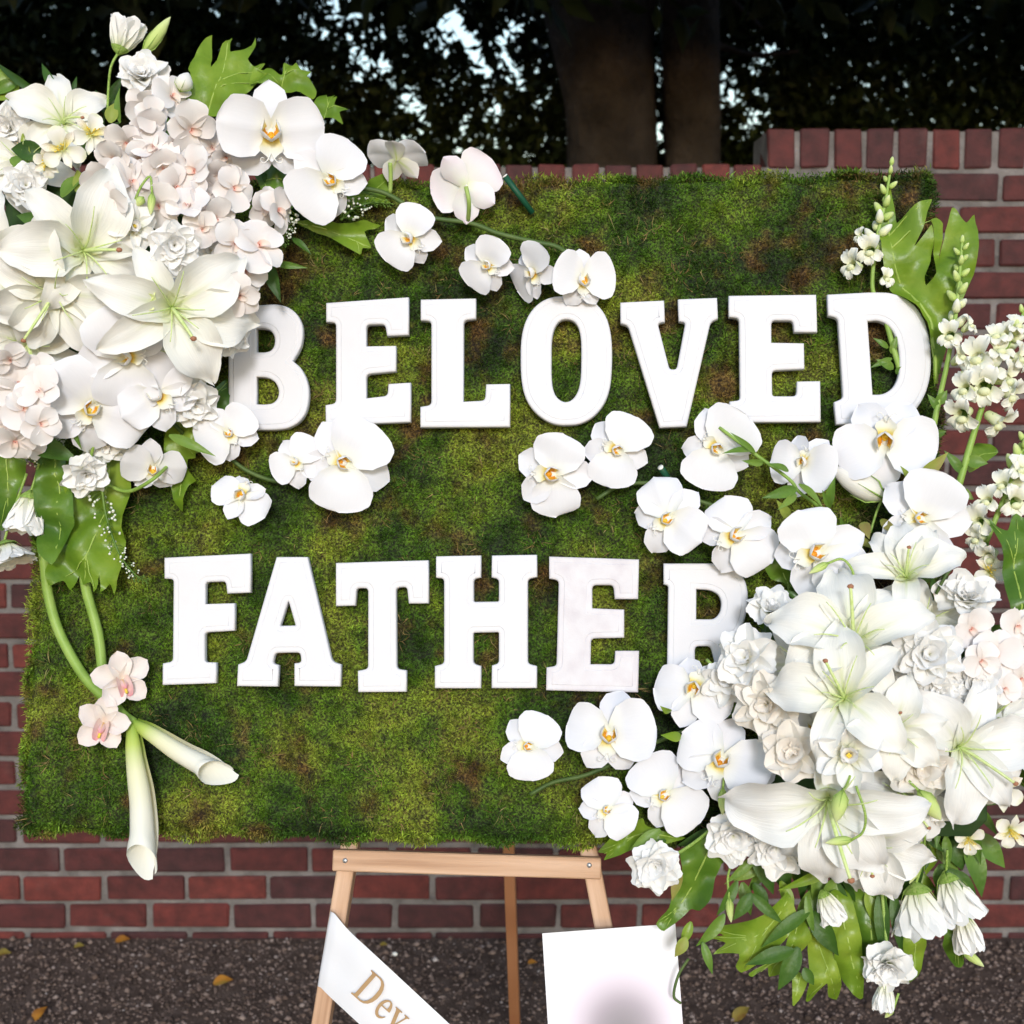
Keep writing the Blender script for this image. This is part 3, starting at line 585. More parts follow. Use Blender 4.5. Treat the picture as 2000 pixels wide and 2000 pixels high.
GAPS = [(925, 110, 22, 70, -.45), (1005, 150, 24, 26, -.2), (880, 40, 26, 40, 0), (750, 125, 34, 22, 0), (650, 12, 26, 22, 0), (1010, 60, 16, 30, 0), (960, 280, 20, 12, 0), (1290, 150, 12, 30, 0), (1285, 280, 14, 40, 0),
        (1430, 190, 24, 16, 0), (1460, 250, 22, 22, 0), (1390, 235, 14, 60, 0), (880, 270, 18, 12, 0), (1060, 200, 12, 16, 0), (780, 60, 10, 12, 0), (700, 160, 12, 10, 0), (1080, 270, 10, 14, 0), (1050, 120, 12, 22, 0), (860, 190, 10, 12, 0), (1500, 110, 12, 16, 0), (1700, 180, 16, 12, 0), (1600, 60, 12, 18, 0)]
gr_ = random.Random(12)
for k in range(90):
    cx_, cy_ = (gr_.gauss(890, 120), gr_.uniform(0, 310)) if k < 48 else (gr_.gauss(1450, 60), gr_.uniform(60, 250)) if k < 66 else (gr_.uniform(560, 760), gr_.uniform(0, 160))
    if cx_ < 1110 or cx_ > 1395: GAPS.append((cx_, cy_, gr_.uniform(8, 19), gr_.uniform(8, 20), gr_.uniform(-.6, .6)))
def make_tree(label, base_px, pts, radii, crown_and_shade_boxes, limbs, seed):
    base = Vector((pts[0][0], pts[0][1], 0)); t = thing('tree', label, 'tree', Matrix.Translation(base)); t.location = base; bpy.context.view_layer.update()
    tk = trunk(t, [base+Vector((0, 0, -.05)), *pts], radii)
    for lp, r in limbs:
        o_ = obj('limb', tube_mesh('limb', [Vector(p)-base for p in catmull(lp, 5)], (lambda q, r=r: r*(1-.7*q)), 8), bark, t)
    for k, (n, box, size, holes, dn) in enumerate(crown_and_shade_boxes):
        me = leaf_cloud('crown_or_shade_canopy', n, box, size, tl, holes, seed+k, dn)
        me.transform(Matrix.Translation(-base)); c = obj('crown_or_shade_canopy', me, tl, t); c['kind'] = 'stuff'
    return t
b1 = tpt(1195, 330); b2 = tpt(1352, 330, 5.62)
def clump(P_, rg):
    v = np.array([noise.noise(Vector((p[0]*1.1, p[1]*1.1, p[2]*1.3))) for p in P_]); return v > -.22
HB = [hole(*gq[:4], 6.1, gq[4]) for gq in GAPS]
make_tree('broad dark tree trunk flaring into a fork, right behind the wall', 0, [Vector((b1.x, TY, 1.0)), b1, tpt(1185, 150), tpt(1160, 0), tpt(1120, -160), tpt(1075, -420)],
          lambda q: .185-.0*q if q < .45 else .185+.03*math.sin((q-.45)*5.7),
          [(80000, ((-2.9, 1.35), (5.85, 6.35), (1.7, 3.35)), .062, HB, clump), (15000, ((-3.2, 1.0), (2.9, 5.2), (2.72, 5.2)), .15, (), None)],  # second box: unseen overhead canopy, added to shade the wall and trees
          [([tpt(1215, 120), tpt(1245, -20), tpt(1280, -200), tpt(1300, -420)], .12), ([tpt(1120, -100), tpt(900, -300, 5.2), tpt(700, -420, 4.8)], .07)], 3)
make_tree('slim straight dark tree trunk beside the forked one', 0, [Vector((b2.x, 5.62, 1.0)), b2, tpt(1350, 150, 5.62), tpt(1345, 0, 5.62), tpt(1335, -160, 5.62), tpt(1320, -420, 5.62)],
          lambda q: .108+.02*q,
          [(34000, ((1.2, 3.3), (5.85, 6.35), (1.7, 3.35)), .062, HB, clump), (11000, ((.9, 3.8), (2.9, 5.4), (2.72, 5.2)), .15, (), None)],  # second box continues the added out-of-view shade canopy
          [([tpt(1365, 70, 5.62), tpt(1420, 95, 5.8), tpt(1480, 108, 5.7), tpt(1560, 100, 5.6)], .02), ([tpt(1360, -60, 5.62), tpt(1440, 10, 5.7), tpt(1490, 55, 5.6)], .018)], 11)
HF = [hole(gq[0], gq[1], gq[2]*1.35+3, gq[3]*1.35+3, 8.55, gq[4]) for gq in GAPS]
me = leaf_cloud('distant_foliage', 110000, ((-8.5, 6.0), (8.3, 8.8), (1.2, 4.6)), .075, tl, HF, 21, None)
tag(obj('distant_foliage', me, tl), 'dense dark foliage massed behind the trunks with small gaps of sky', 'foliage', kind='stuff')

# ============================================================ MOSS BOARD
def lump(x, y):
    z = np.zeros_like(x); rg = np.random.default_rng(5)
    for k in range(22):
        f = rg.uniform(12, 170); a = rg.uniform(0, 6.28); z += np.sin(x*f*np.cos(a)+y*f*np.sin(a)+rg.uniform(0, 6.28))*(1/(1+f*.035))
    return z/5
board = thing('moss_board', 'large rectangular panel covered in green and brown moss', 'board', BM)
wood = noise_mat('board_wood', [(.10, .06, .03), (.18, .11, .06)], 12)
o = obj('backing', box_mesh('backing', BW-.012, BH-.012, .022), wood, board, Matrix.Translation((0, 0, -.044)))
def moss_colour(n, src):
    L = n.links.new
    def nz(s, d=4, off=0):
        t = N(n, 'ShaderNodeTexNoise'); t.inputs['Scale'].default_value = s; t.inputs['Detail'].default_value = d; mp = N(n, 'ShaderNodeMapping'); mp.inputs['Location'].default_value = (off, off*.7, 0); L(src, mp.inputs[0]); L(mp.outputs[0], t.inputs['Vector']); return t.outputs[0]
    a = ramp(n, nz(7, 5), [(.37, (.026, .060, .008)), (.45, (.062, .140, .012)), (.54, (.135, .24, .020)), (.62, (.26, .33, .038))]).outputs[0]
    br = ramp(n, nz(30, 4, 9), [(.3, (.065, .030, .010)), (.5, (.15, .080, .026)), (.7, (.28, .17, .06))]).outputs[0]
    sz = N(n, 'ShaderNodeSeparateXYZ'); L(src, sz.inputs[0]); hz = N(n, 'ShaderNodeMapRange', i_1=1.0, i_2=1.82, i_3=-.01, i_4=.055); L(sz.outputs[2], hz.inputs[0])
    ad = N(n, 'ShaderNodeMath', operation='ADD'); L(nz(16, 8, 3), ad.inputs[0]); L(hz.outputs[0], ad.inputs[1])
    fb = ramp(n, ad.outputs[0], [(.55, (0, 0, 0)), (.68, (.9,)*3)]).outputs[0]
    mx = N(n, 'ShaderNodeMix', data_type='RGBA'); L(fb, mx.inputs[0]); L(a, mx.inputs[6]); L(br, mx.inputs[7])
    cl = ramp(n, nz(62, 3, 5), [(.34, (.50,)*3), (.5, (.95, .95, .95)), (.66, (1.0, 1.0, .85))]).outputs[0]; gn = N(n, 'ShaderNodeVectorMath', operation='SCALE'); gn.inputs['Scale'].default_value = 1.08; L(cl, gn.inputs[0])  # clump tone: natural moss variation that also stands in for clump shading
    m2 = N(n, 'ShaderNodeMix', data_type='RGBA', blend_type='MULTIPLY'); m2.inputs[0].default_value = 1; L(mx.outputs[2], m2.inputs[6]); L(gn.outputs[0], m2.inputs[7])
    return m2.outputs[2]
mm_, n, b, out = newmat('moss'); L = n.links.new; ge = N(n, 'ShaderNodeNewGeometry'); c = moss_colour(n, ge.outputs['Position'])
at_ = N(n, 'ShaderNodeAttribute', attribute_name='tuft'); ri = N(n, 'ShaderNodeMapRange', i_1=0., i_2=1., i_3=.28, i_4=1.85); L(at_.outputs['Fac'], ri.inputs[0])
mx = N(n, 'ShaderNodeMix', data_type='RGBA', blend_type='MULTIPLY'); mx.inputs[0].default_value = 1; L(c, mx.inputs[6]); L(ri.outputs[0], mx.inputs[7])
L(mx.outputs[2], b.inputs['Base Color']); b.inputs['Roughness'].default_value = .6; b.inputs['Specular IOR Level'].default_value = .25
tr = N(n, 'ShaderNodeBsdfTranslucent'); L(mx.outputs[2], tr.inputs[0]); ms = N(n, 'ShaderNodeMixShader'); ms.inputs[0].default_value = .25; L(b.outputs[0], ms.inputs[1]); L(tr.outputs[0], ms.inputs[2]); L(ms.outputs[0], out.inputs[0])
gx, gy = 240, 180
X, Y = np.meshgrid(np.linspace(-BW/2, BW/2, gx), np.linspace(-BH/2, BH/2, gy))
Z = lump(X, Y)*.016-.010; ed = np.minimum(np.minimum(BW/2-abs(X), BH/2-abs(Y))/.025, 1); Z -= (1-ed)**2*.022
V = np.stack([X, Y, Z], -1).reshape(-1, 3); i = np.arange(gx*gy).reshape(gy, gx)
T = np.concatenate([np.stack([i[:-1, :-1], i[:-1, 1:], i[1:, 1:]], -1).reshape(-1, 3), np.stack([i[:-1, :-1], i[1:, 1:], i[1:, :-1]], -1).reshape(-1, 3)])
base_m, n, b, out = newmat('moss_base'); ge = N(n, 'ShaderNodeNewGeometry'); c = moss_colour(n, ge.outputs['Position']); mx = N(n, 'ShaderNodeMix', data_type='RGBA', blend_type='MULTIPLY'); mx.inputs[0].default_value = 1
n.links.new(c, mx.inputs[6]); 
fn = N(n, 'ShaderNodeTexNoise'); fn.inputs['Scale'].default_value = 330; fn.inputs['Detail'].default_value = 3; n.links.new(ge.outputs['Position'], fn.inputs['Vector'])
fr = ramp(n, fn.outputs[0], [(.36, (.10, .075, .06)), (.5, (.42, .36, .30)), (.64, (.95, .95, .85))]); n.links.new(fr.outputs[0], mx.inputs[7])  # mat darkened as soil, and so gaps between tufts look shadowed
bq = N(n, 'ShaderNodeBump'); bq.inputs['Strength'].default_value = 1; bq.inputs['Distance'].default_value = .004; n.links.new(fn.outputs[0], bq.inputs['Height']); n.links.new(bq.outputs[0], b.inputs['Normal'])
n.links.new(mx.outputs[2], b.inputs['Base Color']); b.inputs['Roughness'].default_value = .95
obj('moss_mat', tri_mesh('moss_mat', V, T, True), base_m, board)
def moss_fibres(nf, edge, lo, hi, name, wd, seed):
    rg = np.random.default_rng(seed); tv = rg.uniform(0, 1, nf)
    if edge:
        s = rg.uniform(0, 2*(BW+BH), nf); x = np.where(s < BW, s-BW/2, np.where(s < BW+BH, BW/2, np.where(s < 2*BW+BH, s-BW-BH-BW/2, -BW/2)))
        y = np.where(s < BW, -BH/2, np.where(s < BW+BH, s-BW-BH/2, np.where(s < 2*BW+BH, BH/2, s-2*BW-BH-BH/2)))
        ox = np.where(abs(abs(x)-BW/2) < 1e-6, np.sign(x), 0.); oy = np.where(ox == 0, np.sign(y), 0.)
        ii = rg.uniform(-.02, .008, nf)*(.5+.5*np.sin(s*19)*np.sin(s*43+1))+.004*np.sin(s*61); x = x+ox*ii; y = y+oy*ii; z = rg.uniform(-.05, -.012, nf)
        d = np.stack([ox*1.0, oy*1.0, np.full(nf, .3)], -1)+rg.normal(0, .8, (nf, 3))
    else:
        nc = max(1, nf//22); ci = rg.integers(0, nc, nf); cx_ = rg.uniform(-BW/2, BW/2, nc); cy_ = rg.uniform(-BH/2, BH/2, nc); ch = rg.uniform(-.006, .005, nc); tv = np.clip(rg.beta(1.6, 1.6, nc)[ci]*.8+rg.uniform(0, .2, nf), 0, 1)
        ox_, oy_ = rg.normal(0, .0046, nf), rg.normal(0, .0046, nf); x = np.clip(cx_[ci]+ox_, -BW/2, BW/2); y = np.clip(cy_[ci]+oy_, -BH/2, BH/2); z = lump(x, y)*.016-.011+ch[ci]-(ox_**2+oy_**2)*90
        e = np.clip(np.minimum(BW/2-abs(x), BH/2-abs(y))/.025, 0, 1); z -= (1-e)**2*.022
        fl = np.stack([np.sin(x*23+y*11)+np.sin(y*37), np.cos(x*17-y*29)+np.sin(x*41), np.zeros(nf)], -1)*.45
        d = np.stack([ox_*190, oy_*190, np.ones(nf)*.8], -1)+fl*.12+rg.normal(0, .55, (nf, 3)); d[:, 2] = abs(d[:, 2])+.12
    d /= np.linalg.norm(d, axis=1)[:, None]
    u = rg.normal(0, 1, (nf, 3)); u -= d*(u*d).sum(1)[:, None]; u /= np.linalg.norm(u, axis=1)[:, None]
    l = rg.uniform(lo, hi, nf)[:, None]; w = wd*rg.uniform(.6, 1.3, nf)[:, None]; p = np.stack([x, y, z], -1)
    k = u*rg.normal(0, .25, (nf, 1))+rg.normal(0, .22, (nf, 3))
    V = np.stack([p, p+(d+k*.3)*l*.5-u*w*.5, p+(d+k)*l, p+(d+k*.3)*l*.5+u*w*.5], 1).reshape(-1, 3)
    T = np.array([[0, 1, 3], [1, 2, 3]])
    me = tri_mesh(name, V, (T[None]+(np.arange(nf)*4)[:, None, None]).reshape(-1, 3))
    if len(me.vertices) == nf*4: me.attributes.new('tuft', 'FLOAT', 'POINT').data.foreach_set('value', np.repeat(tv, 4).astype(np.float32))
    return me
o = obj('moss', moss_fibres(740000, False, .003, .0072, 'moss', .0019, 1), mm_, board); o['kind'] = 'stuff'
o = obj('moss_fringe', moss_fibres(80000, True, .003, .0085, 'moss_fringe', .0018, 2), mm_, board); o['kind'] = 'stuff'
o = obj('moss_strands', moss_fibres(9000, False, .008, .024, 'moss_strands', .0011, 3), noise_mat('dry_moss', [(.16, .10, .035), (.26, .18, .07), (.34, .30, .12)], 30, .8, coord='World'), board); o['kind'] = 'stuff'

# ============================================================ WHITE LETTERS
def fillet(poly, scale=1.):
    out = []; n = len(poly)
    for i, q in enumerate(poly):
        r = q[2] if len(q) > 2 else 0; b = Vector(q[:2]); a = Vector(poly[i-1][:2]); c = Vector(poly[(i+1) % n][:2])
        if not r and (b-a).angle(c-b) < .95: r = 999          # gently turning outline points belong to a curve
        if not r: out.append(b); continue
        r = min(r, (a-b).length*.46, (c-b).length*.46); p0 = b+(a-b).normalized()*r; p1 = b+(c-b).normalized()*r
        for k in range(6): t = k/5; out.append((p0*(1-t)**2+b*2*t*(1-t)+p1*t*t))
    return out
def smooth_loop(pts, n=3): 
    q = [Vector((p[0], p[1], 0)) for p in pts]; m = len(q); out = []
    for i in range(m):
        a, b, c, d = q[i-1], q[i], q[(i+1) % m], q[(i+2) % m]
        for k in range(n): t = k/n; out.append((.5*((2*b)+(c-a)*t+(2*a-5*b+4*c-d)*t*t+(3*b-a-3*c+d)*t**3)).to_2d())
    return out
def fill_mesh(name, loops, extrude, bevel, offset=0., res=2):
    cu = bpy.data.curves.new(name, 'CURVE'); cu.dimensions = '2D'; cu.fill_mode = 'BOTH'; cu.extrude = extrude; cu.bevel_depth = bevel; cu.bevel_resolution = res; cu.offset = offset
    for lp in loops:
        s = cu.splines.new('POLY'); s.points.add(len(lp)-1); s.use_cyclic_u = True
        for p, q in zip(s.points, lp): p.co = (q[0], q[1], 0, 1)
    ob = bpy.data.objects.new(name, cu); COL.objects.link(ob)
    me = bpy.data.meshes.new_from_object(ob.evaluated_get(bpy.context.evaluated_depsgraph_get())); bpy.data.objects.remove(ob); bpy.data.curves.remove(cu); me.name = name
    return me
paint = noise_mat('white_foam_paint', [(.675, .67, .70), (.695, .69, .72)], 40, .6, .08, 420, 6, dist=.0015)
paint_thin = noise_mat('white_foam_paint_thin', [(.60, .565, .605), (.655, .63, .665), (.685, .675, .71)], 45, .6, .15, 420, 8, dist=.0015)
c1, c2, c3, c4, c5 = (430, 570, 3.01875), (1000, 560, 4.391), (1400, 560, 4.391), (300, 1070, 3.45), (840, 1070, 2.927)
r = 24
def cv(pts, c): return [(c[0]+q[0]/c[2], c[1]+q[1]/c[2], *( [q[2]/c[2]] if len(q) > 2 else [])) for q in pts]
letters = [
 ('white foam letter B half covered by lilies, starting the upper word', c1,
  [(-10, 92), (330, 68), (400, 85), (455, 130), (483, 190), (487, 250), (478, 310), (455, 360), (425, 405), (470, 440), (505, 500), (522, 570), (520, 650), (500, 720), (460, 770), (400, 803), (330, 812), (-10, 815), (-10, 720), (45, 715, r), (45, 190, r), (-10, 190)],
  [[(212, 212), (260, 212), (300, 228), (320, 265), (318, 315), (295, 348), (250, 355), (212, 352)], [(212, 497), (280, 502), (325, 530), (345, 580), (338, 625), (310, 655), (260, 662), (212, 660)]], paint),
 ('white foam letter E right after the B of the upper word', c1,
  [(622, 62), (1110, 28), (1110, 250), (982, 257), (970, 188, r), (860, 190, r), (860, 318), (1035, 315), (1035, 465), (860, 483, r), (860, 625), (985, 610, r), (990, 540), (1122, 532), (1122, 765), (620, 785), (618, 665), (680, 655, r), (680, 178, r), (622, 175)], [], paint),
 ('white foam letter L in the upper word', c1,
  [(1180, 42), (1507, 35), (1507, 155), (1435, 165, r), (1433, 645), (1560, 638, r), (1567, 542), (1708, 540), (1708, 793), (1178, 797), (1178, 675), (1243, 665, r), (1243, 170, r), (1180, 165)], [], paint),
 ('white foam letter O, the rounded letter of the upper word', c2, ['S', (430, 75), (530, 75), (640, 95), (730, 150), (800, 240), (840, 360), (857, 500), (857, 680), (840, 860), (790, 1000), (700, 1110), (590, 1170), (480, 1185), (360, 1175), (250, 1120), (160, 1030), (105, 920), (78, 780), (72, 600), (78, 450), (105, 320), (160, 210), (240, 130), (330, 88)],
  [['S', (470, 275), (530, 295), (570, 350), (590, 450), (593, 600), (588, 780), (565, 890), (520, 960), (460, 985), (400, 960), (360, 900), (340, 790), (338, 600), (342, 450), (365, 350), (410, 290)]], paint),
 ('white foam letter V in the upper word', c2, [(928, 130), (1305, 113), (1312, 298), (1250, 308, 30), (1352, 705, 40), (1412, 705, 40), (1487, 305, 20), (1430, 293), (1423, 103), (1760, 90), (1768, 268), (1705, 300, 40), (1500, 1195), (1265, 1207), (995, 330, 40), (930, 310)], [], paint),
 ('white foam letter E right before the D of the upper word', c3, [(103, 72), (855, 63), (865, 385), (665, 385), (655, 285, 36), (470, 285, 36), (470, 475), (750, 480), (755, 700), (475, 715, 36), (478, 935, 24), (685, 935, 36), (690, 808), (890, 805), (895, 1155), (112, 1160), (110, 980), (200, 970, 30), (192, 265, 36), (103, 255)], [], paint),
 ('white foam letter D ending the upper word, a snapdragon stem showing inside it', c3, [(950, 62), (1300, 43), (1400, 42), (1480, 45), (1600, 80), (1710, 160), (1790, 290), (1830, 450), (1845, 620), (1835, 780), (1790, 930), (1710, 1060), (1600, 1140), (1480, 1170), (1025, 1178), (1008, 985), (1085, 955, 36), (1040, 265, 36), (957, 243)],
  [[(1297, 290), (1390, 285), (1470, 320), (1530, 400), (1565, 530), (1572, 660), (1560, 780), (1510, 870), (1430, 920), (1340, 922)]], paint),
 ('white foam letter F starting the lower word', c4, [(68, 65), (650, 37), (650, 300), (492, 307), (482, 225, r), (347, 230, r), (345, 378), (543, 372), (543, 557), (342, 570, r), (342, 770, 20), (418, 772), (418, 912), (55, 925), (57, 778), (125, 765, r), (130, 210, r), (68, 207)], [], paint),
 ('white foam letter A in the lower word', c4, [(825, 60), (1035, 60), (1200, 765, 40), (1260, 785), (1258, 935), (945, 932), (945, 778), (992, 772, 20), (985, 705, r), (815, 708, r), (800, 778, 20), (840, 790), (835, 935), (557, 932), (565, 785), (620, 765, 40)], [[(905, 355, 14), (953, 522, 8), (850, 525, 8)]], paint),
 ('white foam letter T in the lower word', c4, [(1225, 100), (1850, 82), (1852, 373), (1717, 375), (1705, 262, r), (1632, 268, r), (1637, 815, r), (1702, 825), (1702, 970), (1375, 973), (1373, 828), (1442, 815, r), (1443, 272, r), (1365, 270, r), (1358, 388), (1225, 392)], [], paint),
 ('white foam letter H in the lower word', c5, [(32, 47), (290, 42), (290, 168), (248, 178, 20), (248, 308, 10), (392, 306, 10), (392, 178, 20), (350, 168), (352, 42), (610, 38), (612, 165), (558, 178, 20), (558, 662, 20), (610, 675), (610, 802), (350, 803), (352, 672), (392, 660, 20), (392, 482, 10), (246, 485, 10), (246, 662, 20), (290, 675), (290, 803), (25, 803), (25, 675), (78, 662, 20), (78, 175, 20), (32, 170)], [], paint),
 ('white foam letter E of the lower word, its paint thin and mottled', c5, [(680, 48), (1195, 65), (1190, 292), (1055, 292), (1048, 212, r), (927, 212, r), (927, 345), (1110, 352), (1110, 513), (920, 518, r), (917, 665), (1053, 665, r), (1058, 588), (1195, 588), (1190, 827), (662, 815), (665, 683), (722, 675, 20), (735, 185, r), (680, 175)], [], paint_thin),
 ('white foam letter R ending the lower word, its leg under the flowers', c5, [(1335, 88), (1640, 88), (1690, 94), (1740, 112), (1780, 145), (1808, 200), (1820, 270), (1815, 350), (1795, 430), (1765, 490), (1720, 530), (1790, 720), (1850, 730), (1850, 850), (1640, 850), (1640, 700), (1605, 562, r), (1515, 562, r), (1515, 720, 16), (1590, 728), (1588, 850), (1315, 850), (1315, 725), (1355, 715, 20), (1362, 215, r), (1335, 207)],
  [[(1523, 235), (1600, 240), (1650, 265), (1668, 310), (1660, 370), (1625, 408), (1522, 408)]], paint),
]
HL = .0185
for lab, c, outer, holes, mt in letters:
    def conv(lp):
        sm = lp[0] == 'S'; lp = lp[1:] if sm else lp
        q = smooth_loop(cv(lp, c), 3) if sm else fillet(cv(lp, c))
        res = []
        for p in q: v = BMI @ P(p[0], p[1], HL); res.append(Vector((v.x, v.y)))
        return res
    lo = [conv(outer)] + [conv(h) for h in holes]
    cx = sum(p.x for p in lo[0])/len(lo[0]); cy = min(p.y for p in lo[0]); lo = [[p-Vector((cx, cy)) for p in q] for q in lo]
    t = thing('foam_letter', lab, 'letter', BM @ Matrix.Translation((cx, cy, .004)))
    obj('body', fill_mesh('body', lo, .0038, .0030, -.0030, 3), mt, t, Matrix.Translation((0, 0, .0068)))
    obj('raised_face', fill_mesh('raised_face', lo, .0016, .0012, -.0082, 1), mt, t, Matrix.Translation((0, 0, .0112)))

# ============================================================ EASEL
pine = noise_mat('pine', [(.36, .20, .115), (.53, .33, .21), (.64, .43, .30)], 5, .6, .15, 40, 6, spec=.3)
pine_t = pine.node_tree; mpg = pine_t.nodes.new('ShaderNodeMapping'); mpg.inputs['Scale'].default_value = (14, 14, .7)
tcn = [q for q in pine_t.nodes if q.type == 'TEX_COORD'][0]
for q in [q for q in pine_t.nodes if q.type == 'TEX_NOISE']: pine_t.links.new(mpg.outputs[0], q.inputs['Vector'])
pine_t.links.new(tcn.outputs['Object'], mpg.inputs[0])
redpine = noise_mat('pine_red', [(.28, .11, .05), (.36, .16, .075), (.42, .20, .10)], 4, .6, .15, 40, 6)
steel = noise_mat('nail_steel', [(.35, .36, .38), (.5, .51, .53)], 30, .4); steel.node_tree.nodes['Principled BSDF'].inputs['Metallic'].default_value = .8
easel = thing('easel', 'wooden display easel with a pale crossbar under the moss board', 'easel', Matrix.Translation(P(960, 2350, -.05)))
easel.location.z = 0; bpy.context.view_layer.update(); EI = easel.matrix_world.inverted()
def bar(name, A, B, wx, wd, mat, face=BN):
    z = (B-A).normalized(); y = (face-z*face.dot(z)).normalized(); x = y.cross(z); m = Matrix((x, y, z)).transposed().to_4x4(); m.translation = (A+B)/2
    return obj(name, box_mesh(name, wx, wd, (B-A).length, .0015), mat, easel, EI @ m)
def to_ground(A, B): t = A.z/(A.z-B.z); return A+(B-A)*t
for (a, b_) in (((690, 1620), (628, 2000)), ((1146, 1640), (1187, 1850))):
    A, B = P(*a, -.062), P(*b_, -.062); top = A+(A-B).normalized()*.66*(1 if a[0] < 900 else 1)
    bar('leg', to_ground(A, B), top, .023, .026, pine)
A = P(985, 1631, -.10); hinge = A+(BY*.60); ft = atZ(1012, 2170, 0)
bar('back_leg', Vector((ft.x, ft.y, 0)), P(958, 640, -.10), .020, .022, redpine)
A, B = P(652, 1679, -.038), P(1174, 1695, -.038); cb = bar('crossbar', A, B, .0275, .018, pine)
for px, py in ((674, 1681), (1151, 1690)):
    q = P(px, py, -.028); z = BN; m = Matrix((BX, BY, BN)).transposed().to_4x4(); m.translation = q
    nl = obj('nail', MB().add(*lathe([(.0034, -.003), (.0034, .0004), (.0026, .0012), (.0003, .0014)], 10)).mesh('nail'), steel, easel, EI @ m)
A, B = P(560, 1585, -.042), P(1400, 1612, -.042); bar('support_ledge', A+BY*.05, B+BY*.05, .03, .02, pine)

# ============================================================ RIBBON AND CARD
satin = noise_mat('satin_white', [(.68, .68, .715), (.71, .71, .74)], 6, .38, .04, 200)
gold = noise_mat('gold_ink', [(.34, .20, .09), (.42, .27, .13)], 30, .5)
up = [(664, 1740, -.085), (646, 1776, -.044), (655, 1786, -.034), (682, 1818, -.03), (740, 1872, -.022), (880, 2002, -.02), (1010, 2122, -.03), (1110, 2215, -.04)]
lo = [(640, 1890, -.085), (621, 1922, -.044), (628, 1930, -.034), (648, 1950, -.03), (702, 2000, -.022), (830, 2118, -.02), (930, 2211, -.03), (1030, 2304, -.04)]
ua = catmull([P(*q) for q in up], 5); la = catmull([P(*q) for q in lo], 5); o0 = P(760, 1990, -.02); vs_ = []; nu = 8
for a, b_ in zip(ua, la):
    for i in range(nu+1): s = i/nu; vs_.append(a.lerp(b_, s)-o0+BN*(.003*math.sin(s*3.14)+.0012*math.sin(s*9)))
fs = [(j*(nu+1)+i, j*(nu+1)+i+1, (j+1)*(nu+1)+i+1, (j+1)*(nu+1)+i) for j in range(len(ua)-1) for i in range(nu)]
rib = thing('ribbon', 'wide white satin ribbon with gold serif lettering hung across the easel leg', 'ribbon', Matrix.Translation(o0))
obj('band', mesh('band', vs_, fs), satin, rib)
RB = [('D', [[(0, 0), (.40, 0), (.52, .03), (.63, .11), (.71, .25), (.75, .42), (.75, .60), (.71, .77), (.63, .90), (.53, .97), (.42, 1), (0, 1), (0, .96), (.07, .945), (.10, .91), (.10, .09), (.07, .055), (0, .04)], [(.235, .05), (.37, .05), (.47, .085), (.55, .18), (.60, .33), (.61, .5), (.60, .68), (.55, .83), (.47, .92), (.37, .95), (.235, .95)]])]
E_ = [(1.335, .345), (1.33, .42), (1.30, .52), (1.25, .60), (1.18, .645), (1.11, .655), (1.03, .63), (.96, .565), (.91, .46), (.895, .33), (.91, .20), (.95, .10), (1.02, .02), (1.11, -.015), (1.20, .0), (1.28, .06), (1.335, .155), (1.315, .17), (1.25, .10), (1.17, .065), (1.10, .085), (1.04, .15), (1.005, .25), (1.0, .345)]
EH = [(1.003, .385), (1.02, .48), (1.055, .56), (1.105, .605), (1.15, .60), (1.19, .55), (1.205, .47), (1.205, .385)]
V_ = [(1.36, .64), (1.36, .61), (1.41, .595), (1.45, .53), (1.64, -.01), (1.68, -.01), (1.86, .53), (1.89, .59), (1.94, .61), (1.94, .64), (1.74, .64), (1.74, .61), (1.80, .59), (1.815, .54), (1.70, .19), (1.575, .545), (1.585, .595), (1.64, .61), (1.64, .64)]
RB += [('e', [E_, EH]), ('v', [V_])]
def rpt(u, v): x = 308+u*.748*139+v*92; y = 772+u*.662*139-v*104; return (550+x/2.273, 1600+y/2.273)
for nm, loops in RB:
    Lp = []; base = None
    for lp in loops:
        q = [BMI @ P(*rpt(*p), -.0155) for p in lp]; Lp.append([Vector((p.x, p.y)) for p in q]); zz_ = q[0].z
    me = fill_mesh('lettering', Lp, .0001, 0); obj('lettering', me, gold, rib, Matrix.Translation(-o0) @ BM @ Matrix.Translation((0, 0, zz_+.0012)))
card_m, n, b, out = newmat('card_print'); L = n.links.new; tc = N(n, 'ShaderNodeTexCoord'); mp = N(n, 'ShaderNodeMapping'); mp.inputs['Location'].default_value = (-.56, -.46, 0); mp.inputs['Scale'].default_value = (1, 1, 1)
L(tc.outputs['UV'], mp.inputs[0]); sc_ = N(n, 'ShaderNodeVectorMath', operation='MULTIPLY'); sc_.inputs[1].default_value = (1.5, 2.0, 0); L(mp.outputs[0], sc_.inputs[0])
ln = N(n, 'ShaderNodeVectorMath', operation='LENGTH'); L(sc_.outputs[0], ln.inputs[0])
rp = ramp(n, ln.outputs['Value'], [(0, (.10, .08, .09)), (.30, (.22, .17, .20)), (.52, (.60, .50, .58)), (.72, (.68, .63, .68)), (.95, (.72, .71, .74))], 'B_SPLINE')
L(rp.outputs[0], b.inputs['Base Color']); b.inputs['Roughness'].default_value = .35
cq = [(1059, 1823), (1319, 1804), (1348, 2190), (1083, 2206)]; pw = [P(q[0], q[1], hh) for q, hh in zip(cq, (-.018, -.018, .03, .03))]; o0 = (pw[2]+pw[3])/2
nrm = (pw[1]-pw[0]).cross(pw[3]-pw[0]).normalized(); vs_ = []; uv = []
for side in (0, 1):
    for j in range(7):
        for i in range(7):
            s, t_ = i/6, j/6; p = pw[0].lerp(pw[1], s).lerp(pw[3].lerp(pw[2], s), t_)
            vs_.append(p-o0+nrm*(.0012*side)); uv.append((s, 1-t_))
